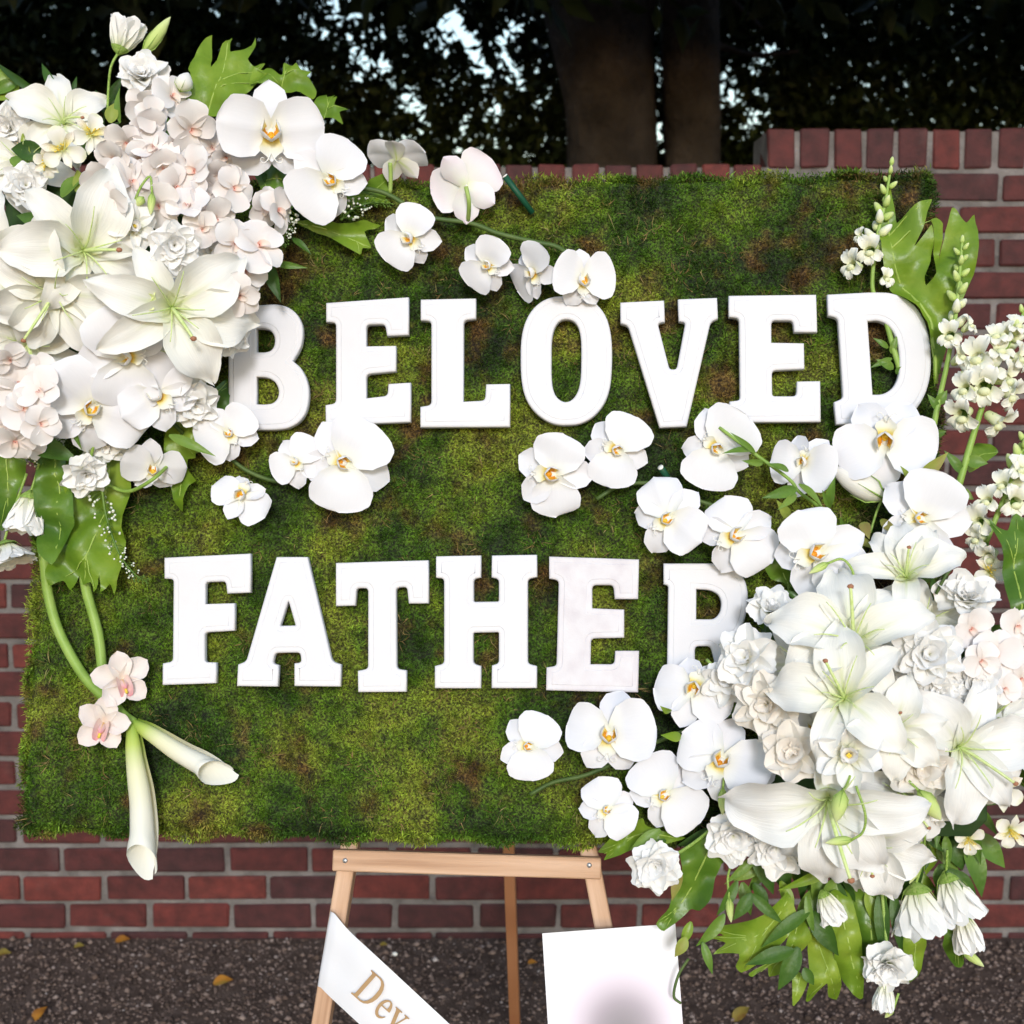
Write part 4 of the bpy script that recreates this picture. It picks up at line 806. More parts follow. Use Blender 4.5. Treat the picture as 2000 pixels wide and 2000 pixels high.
fs = [(k*49+j*7+i, k*49+j*7+i+1, k*49+(j+1)*7+i+1, k*49+(j+1)*7+i) for k in (0, 1) for j in range(6) for i in range(6)]
rim = [i for i in range(7)] + [7*j+6 for j in range(1, 7)] + [42+i for i in range(5, -1, -1)] + [7*j for j in range(5, 0, -1)]
fs += [(rim[k], rim[(k+1) % 24], rim[(k+1) % 24]+49, rim[k]+49) for k in range(24)]
cd = obj('card', mesh('card', vs_, fs, uv, False), card_m); cd.location = o0; tag(cd, 'white printed card with a soft grey and pink picture leaning on the easel leg', 'card')

# ============================================================ FLOWERS
def dome(px, py, cx, cy, rx, ry, hm): return hm*max(0., 1-((px-cx)/rx)**2-((py-cy)/ry)**2)**.5 if ((px-cx)/rx)**2+((py-cy)/ry)**2 < 1 else 0.
def hl(px, py): return .035+dome(px, py, 150, 540, 400, 460, .15)
def hr(px, py): return .035+dome(px, py, 1720, 1420, 390, 420, .15)
for lab, px, py, w_, hh_ in (('dark green floral foam block under the lilies beside the letter B', 190, 560, .24, .30), ('dark green floral foam block under the lilies beside the letter R', 1700, 1400, .26, .28)):
    f_ = obj('floral_foam', box_mesh('floral_foam', w_, hh_, .10, .02), M['foam'], None); f_.matrix_world = BM @ Matrix.Translation((BMI @ P(px, py, .05)).xyz); tag(f_, lab, 'floral foam')

# ---- lobed fern leaves
cA, cCc, cR1, cR2, c5a, cQ, cB, cG = (0, 0, 3.864), (350, 100, 3.864), (1500, 250, 3.864), (1500, 700, 3.864), (0, 750, 3.864), (950, 1250, 3.22), (1250, 1500, 2.576), (1400, 1050, 3.22)
fern('tall lime green lobed leaf with three spikes rising over the blush orchids', [(393, 230), (370, 205), (376, 150), (369, 135), (390, 85), (404, 52), (408, 85), (411, 129), (425, 85), (440, 53), (446, 80), (448, 97), (470, 85), (488, 54), (487, 80), (478, 105), (490, 118), (515, 119), (498, 135), (497, 147), (526, 144), (500, 160), (470, 185), (430, 225)], [(400, 226), (425, 170), (438, 110), (440, 60)], .07, 'lime')
fern('small jagged lime leaf directly above the big moth orchid', [(540, 260), (570, 130), (640, 150), (660, 135), (700, 140), (760, 190), (790, 190), (785, 80), (840, 110), (870, 130), (885, 90), (930, 160), (995, 155), (970, 200), (985, 210), (1030, 290), (1010, 370), (900, 330), (700, 300)], [(760, 310), (800, 220), (830, 130)], .06, 'lime', conv=cCc)
fern('small jagged lime leaf with a curled tip at the board corner', [(1000, 420), (1015, 390), (1040, 330), (1095, 295), (1110, 330), (1170, 320), (1160, 350), (1195, 350), (1180, 420), (1270, 425), (1215, 470), (1240, 560), (1140, 520), (1060, 480)], [(1090, 510), (1120, 430), (1150, 350)], .06, 'lime', conv=cCc)
fern('lime lobed leaf lying on the moss under the tilted moth orchid', [(860, 1280), (1000, 1270), (1250, 1290), (1400, 1255), (1505, 1280), (1380, 1325), (1430, 1450), (1370, 1460), (1350, 1515), (1200, 1430), (1130, 1390), (1000, 1350)], [(880, 1290), (1100, 1330), (1300, 1400), (1380, 1440)], .03, 'lime', conv=cCc)
fern('lime leaf with toothed end beside the upper orchid stem', [(1200, 1180), (1250, 1090), (1380, 990), (1480, 900), (1580, 880), (1540, 950), (1570, 1010), (1530, 1060), (1580, 1110), (1450, 1130), (1300, 1170)], [(1210, 1165), (1350, 1080), (1530, 980)], .03, 'lime', conv=cCc)
fern('large glossy lobed fern leaf standing behind the letter D', [(1250, 1960), (1235, 1600), (1130, 1380), (1000, 1270), (930, 1200), (880, 1050), (845, 800), (870, 640), (935, 430), (975, 560), (990, 690), (1100, 590), (1235, 538), (1205, 620), (1165, 760), (1100, 900), (1180, 800), (1230, 740), (1250, 880), (1230, 1000), (1180, 1120), (1195, 1185), (1250, 1120), (1262, 980), (1240, 760), (1230, 690), (1280, 665), (1330, 710), (1320, 860), (1295, 1000), (1350, 760), (1390, 600), (1430, 620), (1500, 710), (1560, 650), (1585, 780), (1570, 950), (1560, 1100), (1480, 1250), (1420, 1400), (1370, 1600), (1320, 1760)], [(1270, 1930), (1230, 1500), (1120, 1300), (980, 1080), (930, 850), (925, 560)], .022, 'lime', conv=cR1, curl=.02)
fern('big green leaf with a pointed lobe beside the cut snapdragons', [(1690, 1200), (1760, 1270), (1830, 1290), (1870, 1200), (1932, 1150), (2100, 1300), (2100, 1950), (1830, 1950), (1770, 1500)], [(1900, 1940), (1880, 1600), (1880, 1300)], .12, 'midgreen', conv=cR2)
fern('long smooth green strap leaf hanging on the moss near the calla stems', [(320, 560), (500, 540), (560, 800), (585, 1050), (530, 1120), (480, 1300), (430, 1370), (340, 1280), (305, 1080)], [(420, 560), (450, 900), (420, 1330)], .05, 'midgreen', conv=c5a, curl=-.01)
fern('wide lime leaf hanging down with a fringe of pointed tips', [(520, 600), (1000, 430), (1000, 800), (945, 1000), (960, 1380), (905, 1590), (860, 1515), (795, 1575), (785, 1450), (755, 1580), (710, 1500), (640, 1520), (600, 1450), (570, 1560), (510, 1490), (420, 1530), (405, 1370), (500, 1200), (580, 1000)], [(840, 480), (800, 900), (700, 1250), (640, 1480)], .03, 'lime', conv=c5a, curl=-.01)
fern('green lobed leaf under the moth orchid with a side stem', [(1240, 180), (1400, 150), (1560, 350), (1490, 480), (1480, 560), (1420, 570), (1410, 640), (1465, 720), (1400, 760), (1325, 945), (1260, 800), (1250, 400)], [(1330, 180), (1350, 500), (1320, 900)], .035, 'lime', conv=c5a)
fern('plain green leaf hanging at the board edge above the bell blooms', [(-60, 480), (110, 480), (230, 600), (150, 760), (80, 920), (40, 1020), (-40, 1090)], [(60, 490), (50, 750), (10, 1040)], .06, 'midgreen', conv=c5a)
fern('green leaf tip tucked behind the stem of the letter B', [(1380, 150), (1500, 60), (1590, 40), (1680, -60), (1720, -80), (1710, 150), (1640, 250), (1560, 300)], [(1400, 150), (1550, 120), (1690, 0)], .03, 'midgreen', conv=c5a)
fern('lime leaf with notched end beside the lowest orchid of the lower spray', [(700, 1340), (830, 1200), (980, 1120), (1010, 1170), (1250, 1240), (1100, 1290), (960, 1310), (880, 1340), (740, 1400), (755, 1360)], [(1180, 1240), (980, 1220), (740, 1360)], .04, 'lime', conv=cQ)
fern('long broad lobed leaf pointing down over the white card', [(1220, 1330), (1350, 1220), (1500, 1060), (1540, 1150), (1500, 1350), (1440, 1500), (1410, 1620), (1340, 1700), (1290, 1700), (1250, 1740), (1120, 1845), (1070, 1800), (1150, 1690), (1180, 1560), (1230, 1450)], [(1490, 1110), (1380, 1350), (1260, 1620), (1110, 1800)], .05, 'midgreen', conv=cQ, curl=.02)
fern('lime lobed leaf spreading sideways with several sharp tips below the lilies', [(740, 620), (620, 740), (520, 770), (365, 830), (430, 860), (345, 880), (440, 900), (375, 960), (500, 940), (490, 1020), (520, 1050), (600, 1000), (700, 900), (790, 760)], [(750, 650), (620, 830), (400, 900)], .06, 'lime', conv=cB)
fern('narrow lime leaf with split tips behind dark pointed leaves', [(780, 720), (700, 960), (560, 1060), (580, 1075), (650, 1020), (660, 1070), (720, 1040), (860, 850)], [(800, 760), (740, 930), (620, 1050)], .04, 'lime', conv=cB)
fern('broad smooth lime leaf hanging down below the lilies', [(940, 640), (1050, 620), (1110, 850), (1140, 1180), (1080, 1150), (990, 1010)], [(990, 640), (1050, 900), (1120, 1170)], .05, 'lime', conv=cB)
fern('lime leaf with rounded finger lobes hanging lowest of all', [(850, 800), (960, 900), (1020, 1100), (1010, 1195), (960, 1170), (940, 1080), (900, 1130), (870, 1190), (845, 1190), (850, 1060)], [(880, 820), (940, 1000), (1000, 1180)], .04, 'lime', conv=cB)
fern('mid green strap leaf behind the hanging bell blooms', [(1060, 560), (1220, 560), (1240, 800), (1200, 1000), (1140, 980), (1090, 830), (1100, 780)], [(1140, 570), (1160, 780), (1170, 980)], .045, 'midgreen', conv=cB)
fern('lime leaf folded along its length beside the lowest ruffled bloom', [(1310, 780), (1400, 790), (1445, 900), (1420, 1060), (1355, 1100), (1330, 950)], [(1370, 790), (1390, 950), (1380, 1080)], .05, 'lime', conv=cB)
fern('small pointed lime leaf tip at the bottom of the greenery', [(770, 1020), (840, 1060), (800, 1170), (765, 1190)], [(810, 1040), (775, 1180)], .04, 'lime', conv=cB, curl=0)
fern('shaded green leaf hanging behind the narrow white bud', [(1540, 740), (1600, 760), (1650, 1000), (1610, 1020), (1530, 900)], [(1570, 750), (1625, 1010)], .03, 'midgreen', conv=cB)
fern('green leaf behind the white bloom next to the letter R', [(280, 150), (330, 40), (420, 90), (520, 240), (620, 390), (520, 440), (460, 520), (440, 300), (340, 260)], [(350, 70), (430, 250), (520, 420)], .03, 'midgreen', conv=cG)
fern('lime leaf on the cut snapdragon stem', [(1520, 860), (1480, 780), (1600, 620), (1720, 620), (1770, 690), (1680, 760), (1600, 820)], [(1500, 830), (1620, 720), (1760, 690)], .035, 'lime', conv=cR2)
fern('green leaf at the outer edge of the lilies', [(1790, 1380), (1880, 1390), (2000, 1470), (2010, 1600), (1900, 1520)], [(1800, 1390), (1980, 1570)], .10, 'midgreen', conv=cG)
fern('deep green leaf between the big moth orchid and the lily', [(600, 1000), (560, 900), (700, 760), (860, 820), (900, 960), (860, 1180), (700, 1220)], [(640, 980), (840, 980)], .04, 'midgreen', conv=cCc)

# ---- lance leaves
ADJ = {'dark': 'glossy dark green', 'midgreen': 'mid green', 'lime': 'bright lime', 'leafgreen': 'plain green', 'olive': 'olive brown'}
LN = 'dark pointed leaf in the foliage at the board corner'; LB = 'dark glossy pointed leaf in the greenery hanging below the lilies'; LS = 'olive green pointed leaf on the thin stems above the lower lilies'
for a, b_, w, mt in [((88, 192), (-15, 118), 16, 'dark'), ((112, 185), (80, 122), 18, 'dark'), ((65, 205), (-20, 228), 30, 'dark'), ((35, 160), (-20, 185), 26, 'midgreen'), ((30, 150), (-20, 195), 70, 'lime'), ((140, 190), (150, 148), 10, 'dark'), ((85, 300), (20, 290), 40, 'dark'), ((20, 310), (75, 340), 26, 'leafgreen'), ((120, 385), (170, 340), 36, 'leafgreen'), ((150, 320), (175, 265), 26, 'leafgreen'), ((235, 240), (232, 170), 16, 'leafgreen'), ((215, 240), (224, 200), 26, 'olive'), ((60, 310), (42, 256), 18, 'olive'), ((165, 385), (150, 330), 30, 'olive'), ((100, 440), (30, 420), 30, 'leafgreen'), ((330, 270), (318, 220), 24, 'leafgreen'), ((250, 205), (250, 172), 8, 'leafgreen')]:
    lance(LN.replace('dark', ADJ[mt]), a, b_, w, hl(*a)*.7+.01, mt, group='foliage leaves at the board corner')
for a, b_, w, mt, lab in [((535, 515), (600, 523), 14, 'leafgreen', 'thin curved leaf lying on the moss right of the blush orchids'), ((520, 510), (548, 590), 28, 'dark', 'broad dark leaf tip above the first E'), ((570, 465), (608, 496), 14, 'dark', 'small dark leaf on the moss beneath the beaded spike'), ((520, 330), (540, 380), 34, 'dark', 'dark leaf tucked beneath the big moth orchid'), ((45, 860), (155, 900), 46, 'dark', 'long dark leaf across the top of the hanging fern'), ((330, 850), (420, 890), 20, 'leafgreen', 'slim leaf beside the orchid side stem'), ((140, 800), (158, 880), 18, 'leafgreen', 'slim upright leaf behind the hanging rosette')]:
    lance(lab, a, b_, w, hl(*a)*.6+.015, mt)
for a, b_, w, mt in [((1584, 1776), (1486, 1850), 26, 'dark'), ((1550, 1855), (1455, 1884), 30, 'dark'), ((1560, 1850), (1520, 1935), 36, 'dark'), ((1625, 1715), (1655, 1812), 36, 'dark'), ((1585, 1780), (1638, 1868), 40, 'dark'), ((1465, 1745), (1530, 1805), 22, 'dark'), ((1468, 1745), (1432, 1798), 26, 'dark'), ((1415, 1785), (1360, 1850), 26, 'leafgreen'), ((1372, 1840), (1392, 1904), 18, 'leafgreen'), ((1485, 1665), (1415, 1728), 18, 'leafgreen'), ((1480, 1650), (1510, 1748), 40, 'dark'), ((1440, 1720), (1400, 1790), 22, 'dark'), ((1720, 1740), (1728, 1880), 30, 'dark'), ((1745, 1740), (1762, 1870), 24, 'dark'), ((1570, 1890), (1590, 1925), 22, 'dark'), ((1640, 1690), (1520, 1740), 22, 'lime'), ((1535, 1660), (1470, 1700), 26, 'dark'), ((1575, 1750), (1590, 1830), 16, 'leafgreen'), ((1340, 1830), (1318, 1870), 24, 'olive'), ((1350, 1800), (1330, 1850), 20, 'lime'), ((1900, 1600), (1915, 1690), 24, 'leafgreen'), ((1860, 1640), (1880, 1700), 40, 'dark'), ((1780, 1660), (1760, 1760), 40, 'dark'), ((1850, 1700), (1910, 1760), 40, 'dark'), ((1300, 1640), (1240, 1690), 26, 'dark'), ((1290, 1620), (1230, 1660), 22, 'leafgreen'), ((1330, 1700), (1312, 1760), 20, 'olive')]:
    lance(LB.replace('dark glossy', ADJ[mt]), a, b_, w, .05+random.uniform(-.015, .02), mt, group='foliage leaves below the lilies')
rf = random.Random(31)
for k in range(46):
    x = rf.uniform(1400, 1905); y = 1640+rf.uniform(0, 110)-abs(x-1660)*.12; a_ = R(rf.gauss(-95, 38)); l_ = rf.uniform(60, 125); mt = rf.choice(('dark', 'leafgreen', 'leafgreen', 'midgreen', 'lime'))
    lance(LB.replace('dark glossy', ADJ[mt]), (x, y), (x+l_*math.cos(a_), y-l_*math.sin(a_)), rf.uniform(22, 44), rf.uniform(.01, .045), mt, group='foliage leaves below the lilies')
for a, b_, w, mt in [((1556, 955), (1490, 972), 24, 'leafgreen'), ((1555, 965), (1520, 995), 16, 'leafgreen'), ((1540, 1010), (1518, 978), 20, 'olive'), ((1560, 945), (1608, 990), 16, 'leafgreen'), ((1620, 990), (1630, 932), 20, 'leafgreen'), ((1622, 992), (1606, 958), 12, 'leafgreen'), ((1795, 935), (1852, 884), 26, 'olive'), ((1775, 945), (1760, 910), 16, 'olive'), ((1685, 1020), (1698, 1052), 22, 'olive'), ((1720, 1015), (1760, 1045), 18, 'olive'), ((1660, 1045), (1646, 1110), 22, 'olive'), ((1668, 1052), (1712, 1072), 18, 'olive'), ((1540, 920), (1500, 905), 14, 'leafgreen'), ((1475, 885), (1428, 845), 12, 'leafgreen'), ((1470, 880), (1412, 884), 14, 'leafgreen'), ((1490, 905), (1450, 900), 14, 'leafgreen'), ((1650, 1040), (1642, 1010), 12, 'leafgreen'), ((1685, 1075), (1665, 1030), 10, 'leafgreen'), ((1310, 1390), (1290, 1380), 14, 'lime'), ((1330, 1440), (1292, 1436), 20, 'lime')]:
    lance(LS.replace('olive green', ADJ[mt]), a, b_, w, .075, mt, h2=.095, group='pointed leaves on the thin stems')

# ---- lilies
lily('white lily at the board corner with two upright curling tepals', 125, 245, .10, 215, 10, -.1, .45, mat='lily', pist=(-30, .5))
lily('white lily cut by the picture edge, showing a green throat', 18, 512, .14, 260, 0, -.5, -.05)
lily('largest cream lily with a broad upright tepal over the cluster', 160, 490, .165, 330, 8, .25, .05, angs=[68, 130, 178, 232, 330, 12], lens=[1.05, .95, 1.0, .9, .8, .85], pist=(-5, .35))
lily('cream lily turned downward with a long green pistil and brown tip', 112, 566, .165, 300, 0, -.22, -.3, angs=[-125, -60, 0, 150, 200, 95], pist=(-125, .75))
lily('wide open cream lily reaching over the letter B', 334, 600, .15, 350, 0, .1, -.08, angs=[38, 165, -60, 212, -8, 122], lens=[.98, 1.0, .95, .95, .98, .75], pist=(-57, .42))
lily('cream lily facing up behind the other lower lilies', 1665, 1262, .15, 350, 0, .05, .45, angs=[98, 20, 165, 50, 210, 300], pist=(95, .55), lens=[1, 1, 1, .9, .9, .8])
lily('pale green throated lily in the middle of the lower arrangement', 1650, 1366, .175, 300, 0, -.1, .25, angs=[95, 45, 175, 250, 320, 130], pist=(120, .5))
lily('half open cream lily right of the green throated lily', 1745, 1420, .175, 215, 20, .1, -.1, angs=[55, 205, 300, 120, 250, 350], pist=(60, .4))
lily('white lily turned outward with a long curved green pistil', 1868, 1457, .14, 310, 0, .4, -.15, mat='lilyold', angs=[10, -50, -95, 70, 130, 200], pist=(-38, .75))
lily('widest white lily, flat and facing down, under the ruffled blooms', 1618, 1556, .15, 400, 0, 0, -.4, mat='lilyold', angs=[184, 2, -52, -125, -90, 90], lens=[1.05, 1.0, .85, .8, .9, .6], pist=(-70, .75))
lily('white lily with overlapping tepals at the lowest edge', 1700, 1632, .11, 260, 0, .05, -.5, mat='lilyold', angs=[-70, -130, -20, 200, -100, 30], pist=(-90, .4))
lily('narrow lily with tepals pointing up under the round moth orchid', 1770, 1130, .12, 240, 0, 0, .55, angs=[95, 130, 60, 175, 20, 270], open_=.6, pist=(80, .3))
lily('curled lily with spidery strap tepals beside the blush orchids', 1930, 1400, .10, 240, 30, .35, .1, mat='lilyold', pist=(20, .3))
lily('cream lily filling in behind the pair of cream pink blooms', 1575, 1300, .10, 250, 30, -.3, .2)
lily('white lily tucked between the outward lily and the widest lily', 1760, 1540, .12, 230, 10, .1, -.3, mat='lilyold')
lily('white lily at the outer edge under the blush orchids', 1965, 1440, .09, 260, 40, .5, 0, mat='lilyold')
lily('white lily behind the ruffled bloom and the blush orchids', 1800, 1225, .09, 240, 0, .2, .4)
lily('white lily behind the upright corner lily', 60, 330, .09, 230, 15, -.4, .3)
lily('white lily half hidden left of the letter B', 345, 685, .085, 200, 20, .2, -.3, pist=(-40, .3))
lily('white lily hidden low between the lilies and the small orchids', 60, 660, .11, 250, 0, -.3, -.4)
# ---- moth orchids
O = phal
O('largest white moth orchid, facing straight out below the lime leaves', 529, 255, .10, 222, 0, 0, -.08)
O('tilted white moth orchid between the largest orchid and the beaded spike', 642, 350, .075, 182, 48, .05, 0)
O('white moth orchid seen from the side with a green striped sepal', 775, 312, .045, 130, 0, .25, .8, -.75, sepmat='phal_stripe')
O('moth orchid seen from behind, tinged pink, on the top edge', 909, 362, .035, 152, 30, .1, .05, -1, petmat='phal_back')
O('white moth orchid hanging just under the pink tinged one', 800, 462, .045, 138, 54, -.35, -.1)
O('white moth orchid on the spray above the L', 953, 517, .045, 124, 50, -.3, 0)
O('narrow side turned moth orchid touching the top of the O', 1044, 530, .035, 125, 52, -.85, -.1)
O('end orchid of the upper spray leaning over the O', 1136, 545, .035, 135, 5, .25, .1)
O('white moth orchid overlapping the lower corner of the B', 447, 845, .05, 134, 42, -.1, 0)
O('white moth orchid below the wide lily, left of the B', 308, 772, .11, 172, 47, -.05, -.05)
O('large moth orchid with an orange lip at the bottom of the cluster', 180, 792, .12, 232, -32, 0, -.15)
O('large moth orchid half hidden under the downturned lilies', 250, 695, .14, 215, 95, -.1, -.15)
O('drooping moth orchid with a yellow throat on its side stem', 300, 912, .05, 128, -5, -.15, -.6)
O('largest orchid on the moss between the two words', 673, 905, .04, 205, -117, .05, 0)
O('small tilted orchid left of the large orchid between the words', 580, 902, .04, 118, 40, -.3, 0)
O('small orchid facing up at the end of the short spray', 471, 972, .035, 120, 152, -.1, .5)
O('white moth orchid under the O with its lip turned sideways', 1082, 926, .04, 170, -90, -.15, 0)
O('white moth orchid under the V with a dark fleck on its petal', 1205, 878, .04, 152, -112, -.12, 0)
O('white moth orchid touching the foot of the second E of the upper word', 1401, 875, .045, 170, -126, -.08, 0)
O('white moth orchid above the R, left one of the overlapping pair', 1306, 1012, .045, 170, -57, -.05, 0)
O('white moth orchid above the R, overlapping its neighbour', 1436, 1046, .055, 172, -60, 0, 0)
O('broad upside down moth orchid right under the D', 1728, 866, .06, 205, 178, 0, .2)
O('side turned moth orchid beneath the last E of the upper word', 1572, 905, .05, 145, 165, -.5, .1)
O('moth orchid with rounded lower petal beside the snapdragons', 1800, 1012, .085, 198, -98, .1, 0)
O('moth orchid resting above the lilies with a hooded upper petal', 1598, 1080, .09, 200, -62, 0, .05)
O('large moth orchid with an orange lip left of the cream blooms', 1410, 1484, .085, 195, -25, -.05, 0)
O('moth orchid covering the foot of the R', 1355, 1350, .065, 165, 165, -.1, .15)
O('broad moth orchid under the H with an orange lip', 1190, 1432, .045, 190, -8, 0, .05)
O('outermost small moth orchid of the lower spray', 1034, 1458, .04, 145, -100, -.12, 0)
O('moth orchid above the solitary white bloom on the lower spray', 1300, 1552, .055, 165, -55, 0, 0)
O('moth orchid at the board bottom edge beside the notched lime leaf', 1186, 1582, .045, 132, -55, -.1, -.05)
bud('half open white lily bud with a green streak under the upside down orchid', (1726, 974), (1622, 912), 54, .05, mat='lily', stem=[(1724, 972, .045), (1712, 1000, .05), (1700, 1040, .05)], name='lily_bud')
O('moth orchid squeezed between the large orange lipped orchid and the widest lily', 1475, 1545, .075, 170, -60, -.1, -.1)
O('moth orchid peeping out behind the cream pink blooms', 1590, 1420, .11, 150, 20, -.1, 0)
O('moth orchid low behind the white double blooms', 1560, 1600, .07, 150, 40, -.1, -.3)
O('moth orchid behind the wide open lily over the B', 375, 560, .09, 150, -20, .2, .1)
O('moth orchid low in the cluster above the hanging rosette', 110, 800, .08, 160, 20, -.1, -.3)
# ---- blush orchids
LM = [(277, 148, 'below the ruffled white bloom that stands up'), (178, 262, 'beside the green tinged alstroemeria'), (420, 190, 'at the foot of the tall spiked leaf'), (500, 330, 'against the largest moth orchid'), (262, 430, 'just above the open yellow eyed lisianthus'), (345, 440, 'bordering the round many petalled rosette'), (500, 530, 'hanging over the moss above the B'), (310, 320, 'in the middle of the cluster of small orchids')]
def G1(x, y): return 'small blush white orchid ' + min(LM, key=lambda q: (q[0]-x)**2+(q[1]-y)**2)[2]
G2 = 'small blush pink orchid in the cluster beside the hanging rosette'; G3 = 'small blush orchid at the outer edge beside the cut snapdragons'
rb = random.Random(4)
for x, y, s in [(250, 278, 95), (287, 250, 85), (228, 308, 95), (372, 252, 100), (334, 190, 95), (282, 205, 80), (455, 368, 100), (254, 357, 100), (198, 345, 90), (383, 335, 100), (368, 405, 100), (318, 328, 100), (300, 292, 95), (412, 290, 95), (432, 338, 95), (505, 483, 105), (478, 530, 100), (470, 575, 90), (515, 405, 95), (420, 425, 100), (395, 445, 90), (440, 305, 80), (345, 285, 90), (455, 475, 95), (310, 400, 95), (225, 395, 80), (270, 310, 90), (340, 365, 90), (295, 225, 70), (395, 385, 90)]:
    blush(G1(x, y), x, y, hl(x, y)+rb.uniform(-.02, .02), s*rb.uniform(1.0, 1.25), rb.uniform(-110, 110), rb.uniform(-.8, .9), rb.uniform(-.8, .8), group='blush orchids under the spiked leaf')
blush('blush orchid turned sideways next to the white beaded spike', 540, 412, .09, 110, 70, 1.3, .2)
for x, y, s in [(34, 752, 95), (80, 765, 95), (78, 828, 95), (12, 830, 95), (72, 722, 75), (18, 700, 85), (45, 800, 95), (5, 770, 80), (30, 860, 80), (60, 870, 60)]:
    blush(G2, x, y, hl(x, y)+rb.uniform(-.02, .02), s*rb.uniform(1., 1.3), rb.uniform(-110, 110), rb.uniform(-.9, .6), rb.uniform(-.9, .4), group='blush orchids beside the rosette')
for x, y, s in [(1942, 1275, 112), (1895, 1228, 100), (1985, 1222, 100), (1990, 1325, 100), (1960, 1345, 80), (1915, 1290, 90)]:
    blush(G3, x, y, hr(x, y)+rb.uniform(-.01, .02), s, rb.uniform(-60, 60), rb.uniform(-.1, .5), rb.uniform(-.3, .3), group='blush orchids by the snapdragons')
# ---- lisianthus and ruffled double blooms
F = ruffle
F('open white lisianthus with a yellow eye among the blush orchids', 262, 442, .175, 82, 0, .1, .1, whorls=2, center=1)
F('round many petalled cream white rosette under the blush orchids', 340, 480, .18, 98, 0, .05, 0, whorls=4, name='rosette_bloom', cat='rose')
F('white ruffled bloom at the picture edge left of the round rosette', 50, 362, .14, 80, 0, -.1, .2, whorls=4, name='rosette_bloom', cat='rose')
F('white ruffled bloom nearest the dark corner leaves', 15, 250, .11, 85, 0, -.3, .1, whorls=4)
F('ruffled white bloom standing up beside the cream bud', 277, 148, .10, 92, 0, -.05, .6, whorls=4, open_=.7)
F('pale green half open bloom lying on the wide lily', 278, 586, .185, 52, 0, 0, -.1, whorls=4, open_=.5, mat='snapbud')
F('ruffled edge bloom peeping over the stem of the B', 455, 658, .10, 66, 0, .5, -.3, whorls=3)
F('white bloom behind the orchid left of the B', 380, 790, .08, 88, 0, .3, -.5, whorls=3)
F('white bloom tucked under the orange lipped orchid', 205, 868, .07, 80, 0, .1, -.7, whorls=3)
F('hanging cream rosette over the fringed lime leaf', 168, 926, .085, 82, 0, 0, -.45, whorls=4, name='rosette_bloom', cat='rose', stem=[(175, 905, .075), (185, 860, .09), (200, 800, .10)])
F('white bloom beside the bowl of the R', 1508, 1188, .085, 92, -20, .1, .75, whorls=3, open_=.75)
F('white bloom with green base beside the big pointed leaf', 1890, 1168, .12, 108, 15, .1, .8, whorls=4, open_=.7)
F('lisianthus with a brown and yellow throat', 1658, 1474, .20, 118, 0, 0, -.1, whorls=2, center=1)
F('cream pink bloom left of the brown throated lisianthus', 1546, 1470, .155, 118, 60, -.1, .1, mat='liscream', whorls=3, open_=.5)
F('cream pink bloom next to the moth orchid at the foot of the R', 1497, 1375, .14, 120, 0, -.35, -.1, mat='liscream', whorls=3)
F('white double bloom between the cream lilies and the blush orchids', 1815, 1278, .165, 125, 0, .15, .1, whorls=4)
F('spiky white double bloom beside the curled lily', 1903, 1335, .145, 98, 0, .2, .1, whorls=4, name='rosette_bloom', cat='rose')
F('small ruffled white bloom above the half open lily', 1835, 1355, .155, 90, 0, .2, 0, whorls=4)
F('cream bloom under the half open lily', 1800, 1500, .165, 112, 0, .1, -.25, mat='liscream', whorls=3)
F('white double bloom under the large orange lipped orchid', 1432, 1634, .085, 98, 0, 0, -.35, whorls=4, stem=[(1432, 1600, .075), (1412, 1560, .08)])
F('white double bloom at the left end of the widest lily', 1515, 1655, .10, 105, 0, -.1, -.4, whorls=4)
F('solitary white bloom on a side stem beside the lobed leaf', 1282, 1692, .075, 94, 0, -.1, -.2, whorls=4, name='rosette_bloom', cat='rose', stem=[(1310, 1675, .06), (1350, 1650, .06), (1400, 1612, .07)])
F('white ruffled bloom between the R and the cream lilies', 1455, 1285, .11, 110, 0, -.3, .2, whorls=3)
F('white bloom against the leg of the R', 1420, 1330, .085, 90, 0, -.3, -.1, whorls=3)
F('lowest ruffled white bloom, hanging on a long stem', 1735, 1888, .07, 90, 0, 0, -.55, whorls=4, stem=[(1733, 1860, .06), (1728, 1800, .06), (1720, 1720, .06)])
F('cream bloom hidden between the curled lily and the blush orchids', 1870, 1400, .13, 100, 0, .3, 0, mat='liscream', whorls=3)
F('white ruffled bloom behind the green throated lily', 1720, 1310, .12, 120, 0, .1, .3, whorls=3)
F('white ruffled bloom beside the cream lily facing up', 1580, 1240, .10, 110, 0, -.2, .3, whorls=3)
F('white ruffled bloom low beside the outward lily', 1840, 1545, .11, 110, 0, .2, -.3, whorls=3)
F('white ruffled bloom between the two downturned lilies', 215, 560, .13, 110, 0, 0, .1, whorls=3)
F('white ruffled bloom under the blush orchids above the B', 420, 500, .10, 100, 0, .3, .1, whorls=3)
F('white bloom behind the widest lily on its right end', 1770, 1600, .10, 110, 0, .1, -.5, whorls=3)
bell('white bloom standing highest on a thin green stem', (231, 103), (252, 45), 62, .10, stem=[(231, 103, .10), (217, 130, .10), (212, 170, .09), (210, 215, .09)], flare=.8)
bell('white bell bloom hanging over the wall beside the board edge', (60, 962), (45, 1036), 66, .06, stem=[(60, 962, .06), (70, 930, .06), (76, 905, .07)])
bell('lowest white bell bloom at the picture edge below the other bell', (8, 1058), (22, 1106), 86, .06, stem=[(8, 1058, .06), (22, 1010, .06), (52, 925, .07)], flare=1.2)
